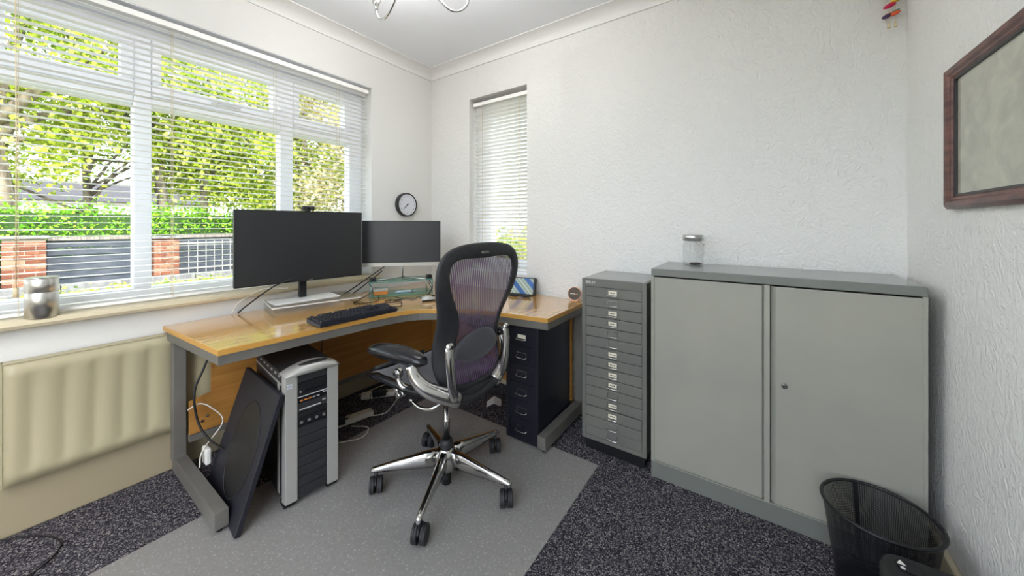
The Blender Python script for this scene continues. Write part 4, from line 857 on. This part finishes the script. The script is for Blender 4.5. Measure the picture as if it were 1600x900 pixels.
hd = thing('hedge', 'bright green clipped hedge behind the dark garden fence', 'hedge', (-11.35, 3, 0))
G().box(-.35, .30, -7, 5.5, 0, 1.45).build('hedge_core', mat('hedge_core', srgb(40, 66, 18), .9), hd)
hc = [(rng.uniform(-.15, .35), rng.uniform(-6.8, 5.4), rng.uniform(.75, 1.52), .12) for _ in range(900)]
leaves(hc, 1.0, 36000, .07, 'foliage', 'leaf_hedge', hd)
# brick piers
def pier(label, y, w_, top):
    t = thing('brick_pier', label, 'pier', (-10.4, y, -.05)); g = G().box(-w_ / 2 + .012, w_ / 2 - .012, -w_ / 2 + .012, w_ / 2 - .012, 0, top).build('mortar_core', 'mortar', t)
    zz = 0; k = 0; half = w_ / 2; b0 = b1 = b2 = None
    while zz + .065 < top:
        if k % 2 == 0:
            for ix in (-1, 1):
                for iy in (-1, 1):
                    loc = (ix * half / 2, iy * half / 2, zz)
                    if b0 is None: b0 = G().box(-half / 2 + .007, half / 2 - .007, -half / 2 + .005, half / 2 - .005, 0, .065).build('brick', 'brick', t, bev=.004, seg=1); b0.location = loc
                    else: dup(b0, t, loc)
        else:
            for iy in (-1, 0, 1):
                wd = half if iy == 0 else half / 2; loc = (0, iy * half * .75, zz)
                if iy == 0: 
                    if b1 is None: b1 = G().box(-half, half, -half / 2 + .005, half / 2 - .005, 0, .065).build('brick', 'brick', t, bev=.004, seg=1); b1.location = loc
                    else: dup(b1, t, loc)
                else:
                    if b2 is None: b2 = G().box(-half, half, -half / 4 + .005, half / 4 - .005, 0, .065).build('brick', 'brick', t, bev=.004, seg=1); b2.location = loc
                    else: dup(b2, t, loc)
        zz += .077; k += 1
    G().box(-half - .03, half + .03, -half - .03, half + .03, top, top + .05).build('coping', 'kerb', t, bev=.008)
pier('red brick pier with stone cap at the left end of the garden fence', .17, .46, 1.04)
pier('red brick pier half hidden behind the first upright window bar', 1.93, .40, .99)
# dark boarded fence in two runs
def fence(label, y0, y1):
    t = thing('garden_fence', label, 'fence', (-10.62, 0, -.05)); b0 = None
    for i in range(6):
        loc = (0, 0, .13 + i * .145)
        if b0 is None: b0 = G().box(-.02, .0, y0, y1, 0, .132).build('board', 'fence', t, bev=.004, seg=1); b0.location = loc
        else: dup(b0, t, loc)
    yy = y0 + .03
    while yy < y1: G().box(-.09, -.02, yy - .04, yy + .04, 0, 1.0).build('post', 'fence', t); yy += (y1 - y0 - .06) / max(1, round((y1 - y0) / 1.9))
    G().box(-.05, .04, y0, y1, .99, 1.05).build('cap_rail', 'fence_top', t, bev=.004)
fence('dark boarded fence between the two brick piers below the hedge', .42, 1.72)
fence('dark boarded fence running right from the second brick pier', 2.15, 7.5)
fence('dark boarded fence left of the first brick pier', -4.0, -.08)
rl = thing('metal_railing', 'pale metal railing with upright bars in front of the right-hand fence', 'railing', (-10.40, 0, -.05))
for z_ in (.30, .86): G().box(-.012, .012, 2.14, 7.4, z_, z_ + .03).build('rail', 'rail', rl)
b0 = None
for i in range(34):
    y_ = 2.32 + i * .15
    if b0 is None: b0 = G().box(-.006, .006, -.006, .006, .2, .93).build('bar', 'rail', rl); b0.location = (0, y_, 0)
    else: dup(b0, rl, (0, y_, 0))
kb_ = thing('garden_kerb', 'long pale concrete kerb along the foot of the fence', 'kerb', (-10.15, 0, -.05))
yy = -4.0; b0 = None
while yy < 7.5:
    if b0 is None: b0 = G().box(-.10, .06, 0, .9, 0, .22).build('kerb_stone', 'kerb', kb_, bev=.01, seg=1); b0.location = (0, yy, 0)
    else: dup(b0, kb_, (0, yy, 0))
    yy += .91
fb = [(rng.uniform(-9.75, -6.8), rng.uniform(-2.5, 5.5), rng.uniform(-.06, .02), .14) for _ in range(700)]
o = leaves(fb, 1.0, 34000, .075, 'flower_bed', 'leaf_bed', None, flat=.5); tag(o, 'low yellow-green planting in the bed before the fence', 'plants', kind='stuff')
# bungalow beyond
bh = thing('bungalow', 'white bungalow with a dark slate roof beyond the hedge on the left', 'building', (-24, 2.0, -.05))
G().box(-3, 0, -4.5, 4.0, 0, 2.35).build('wall', 'house', bh); G().add([Vector(p) for p in [(.4, -5, 2.3), (.4, 4.5, 2.3), (-3.4, 4.5, 2.3), (-3.4, -5, 2.3), (-1.5, -4, 3.25), (-1.5, 3.5, 3.25)]], [(0, 1, 5, 4), (1, 2, 5), (2, 3, 4, 5), (3, 0, 4), (3, 2, 1, 0)]).build('roof', 'slate', bh)
for yy in (-3.2, -.8, 1.6): wnd = G().box(0, .05, yy, yy + 1.2, 1.2, 2.1).build('window', 'upvc', bh); G().box(.05, .06, yy + .08, yy + 1.12, 1.28, 2.02).build('pane', 'black_gloss', wnd)
# neighbour beyond the small window
nh = thing('neighbour_house', 'pale rendered house wall seen through the small window blind', 'building', (-2.5, 6.5, -.05))
G().box(-3.5, 6.5, 0, 3, 0, 5.0).build('wall', 'house', nh); G().box(-.6, .5, -.03, 0, 1.2, 2.3).build('window', 'upvc', nh); G().box(-3.7, 6.7, -.3, 3.2, 5.0, 5.2).build('eaves', 'slate', nh)
bs = thing('garden_shrub', 'green shrub against the pale wall outside the small window', 'shrub', (-4.0, 5.4, -.05)); G().tube([(0, 0, 0), (0, 0, .7)], .04, 8).build('stem', 'bark', bs)
leaves(crown(16, 0, 0, .65, .9, .5, .5, .3), .5, 2200, .08, 'foliage', 'leaf_bed', bs)

# things of one kind carry one group phrase
from collections import defaultdict
kinds = defaultdict(list)
for o in bpy.data.objects:
    if 'category' in o.keys() and o.parent is None: kinds[o.name.split('.')[0]].append(o)
PHR = dict(black_cable='black cables on and under the desk', white_cable='white cables on and under the desk', garden_tree='trees beyond the garden fence', garden_fence='dark fence runs beyond the lawn', brick_pier='brick piers in the garden fence',
           venetian_blind='venetian blinds at the windows', extension_lead='extension leads under the desk', power_adapter='power adapters under the desk', cube_speaker='cube speakers on the glass shelf')
for k, v in kinds.items():
    if len(v) > 1:
        for o in v: o['group'] = PHR.get(k, k.replace('_', ' ') + 's')
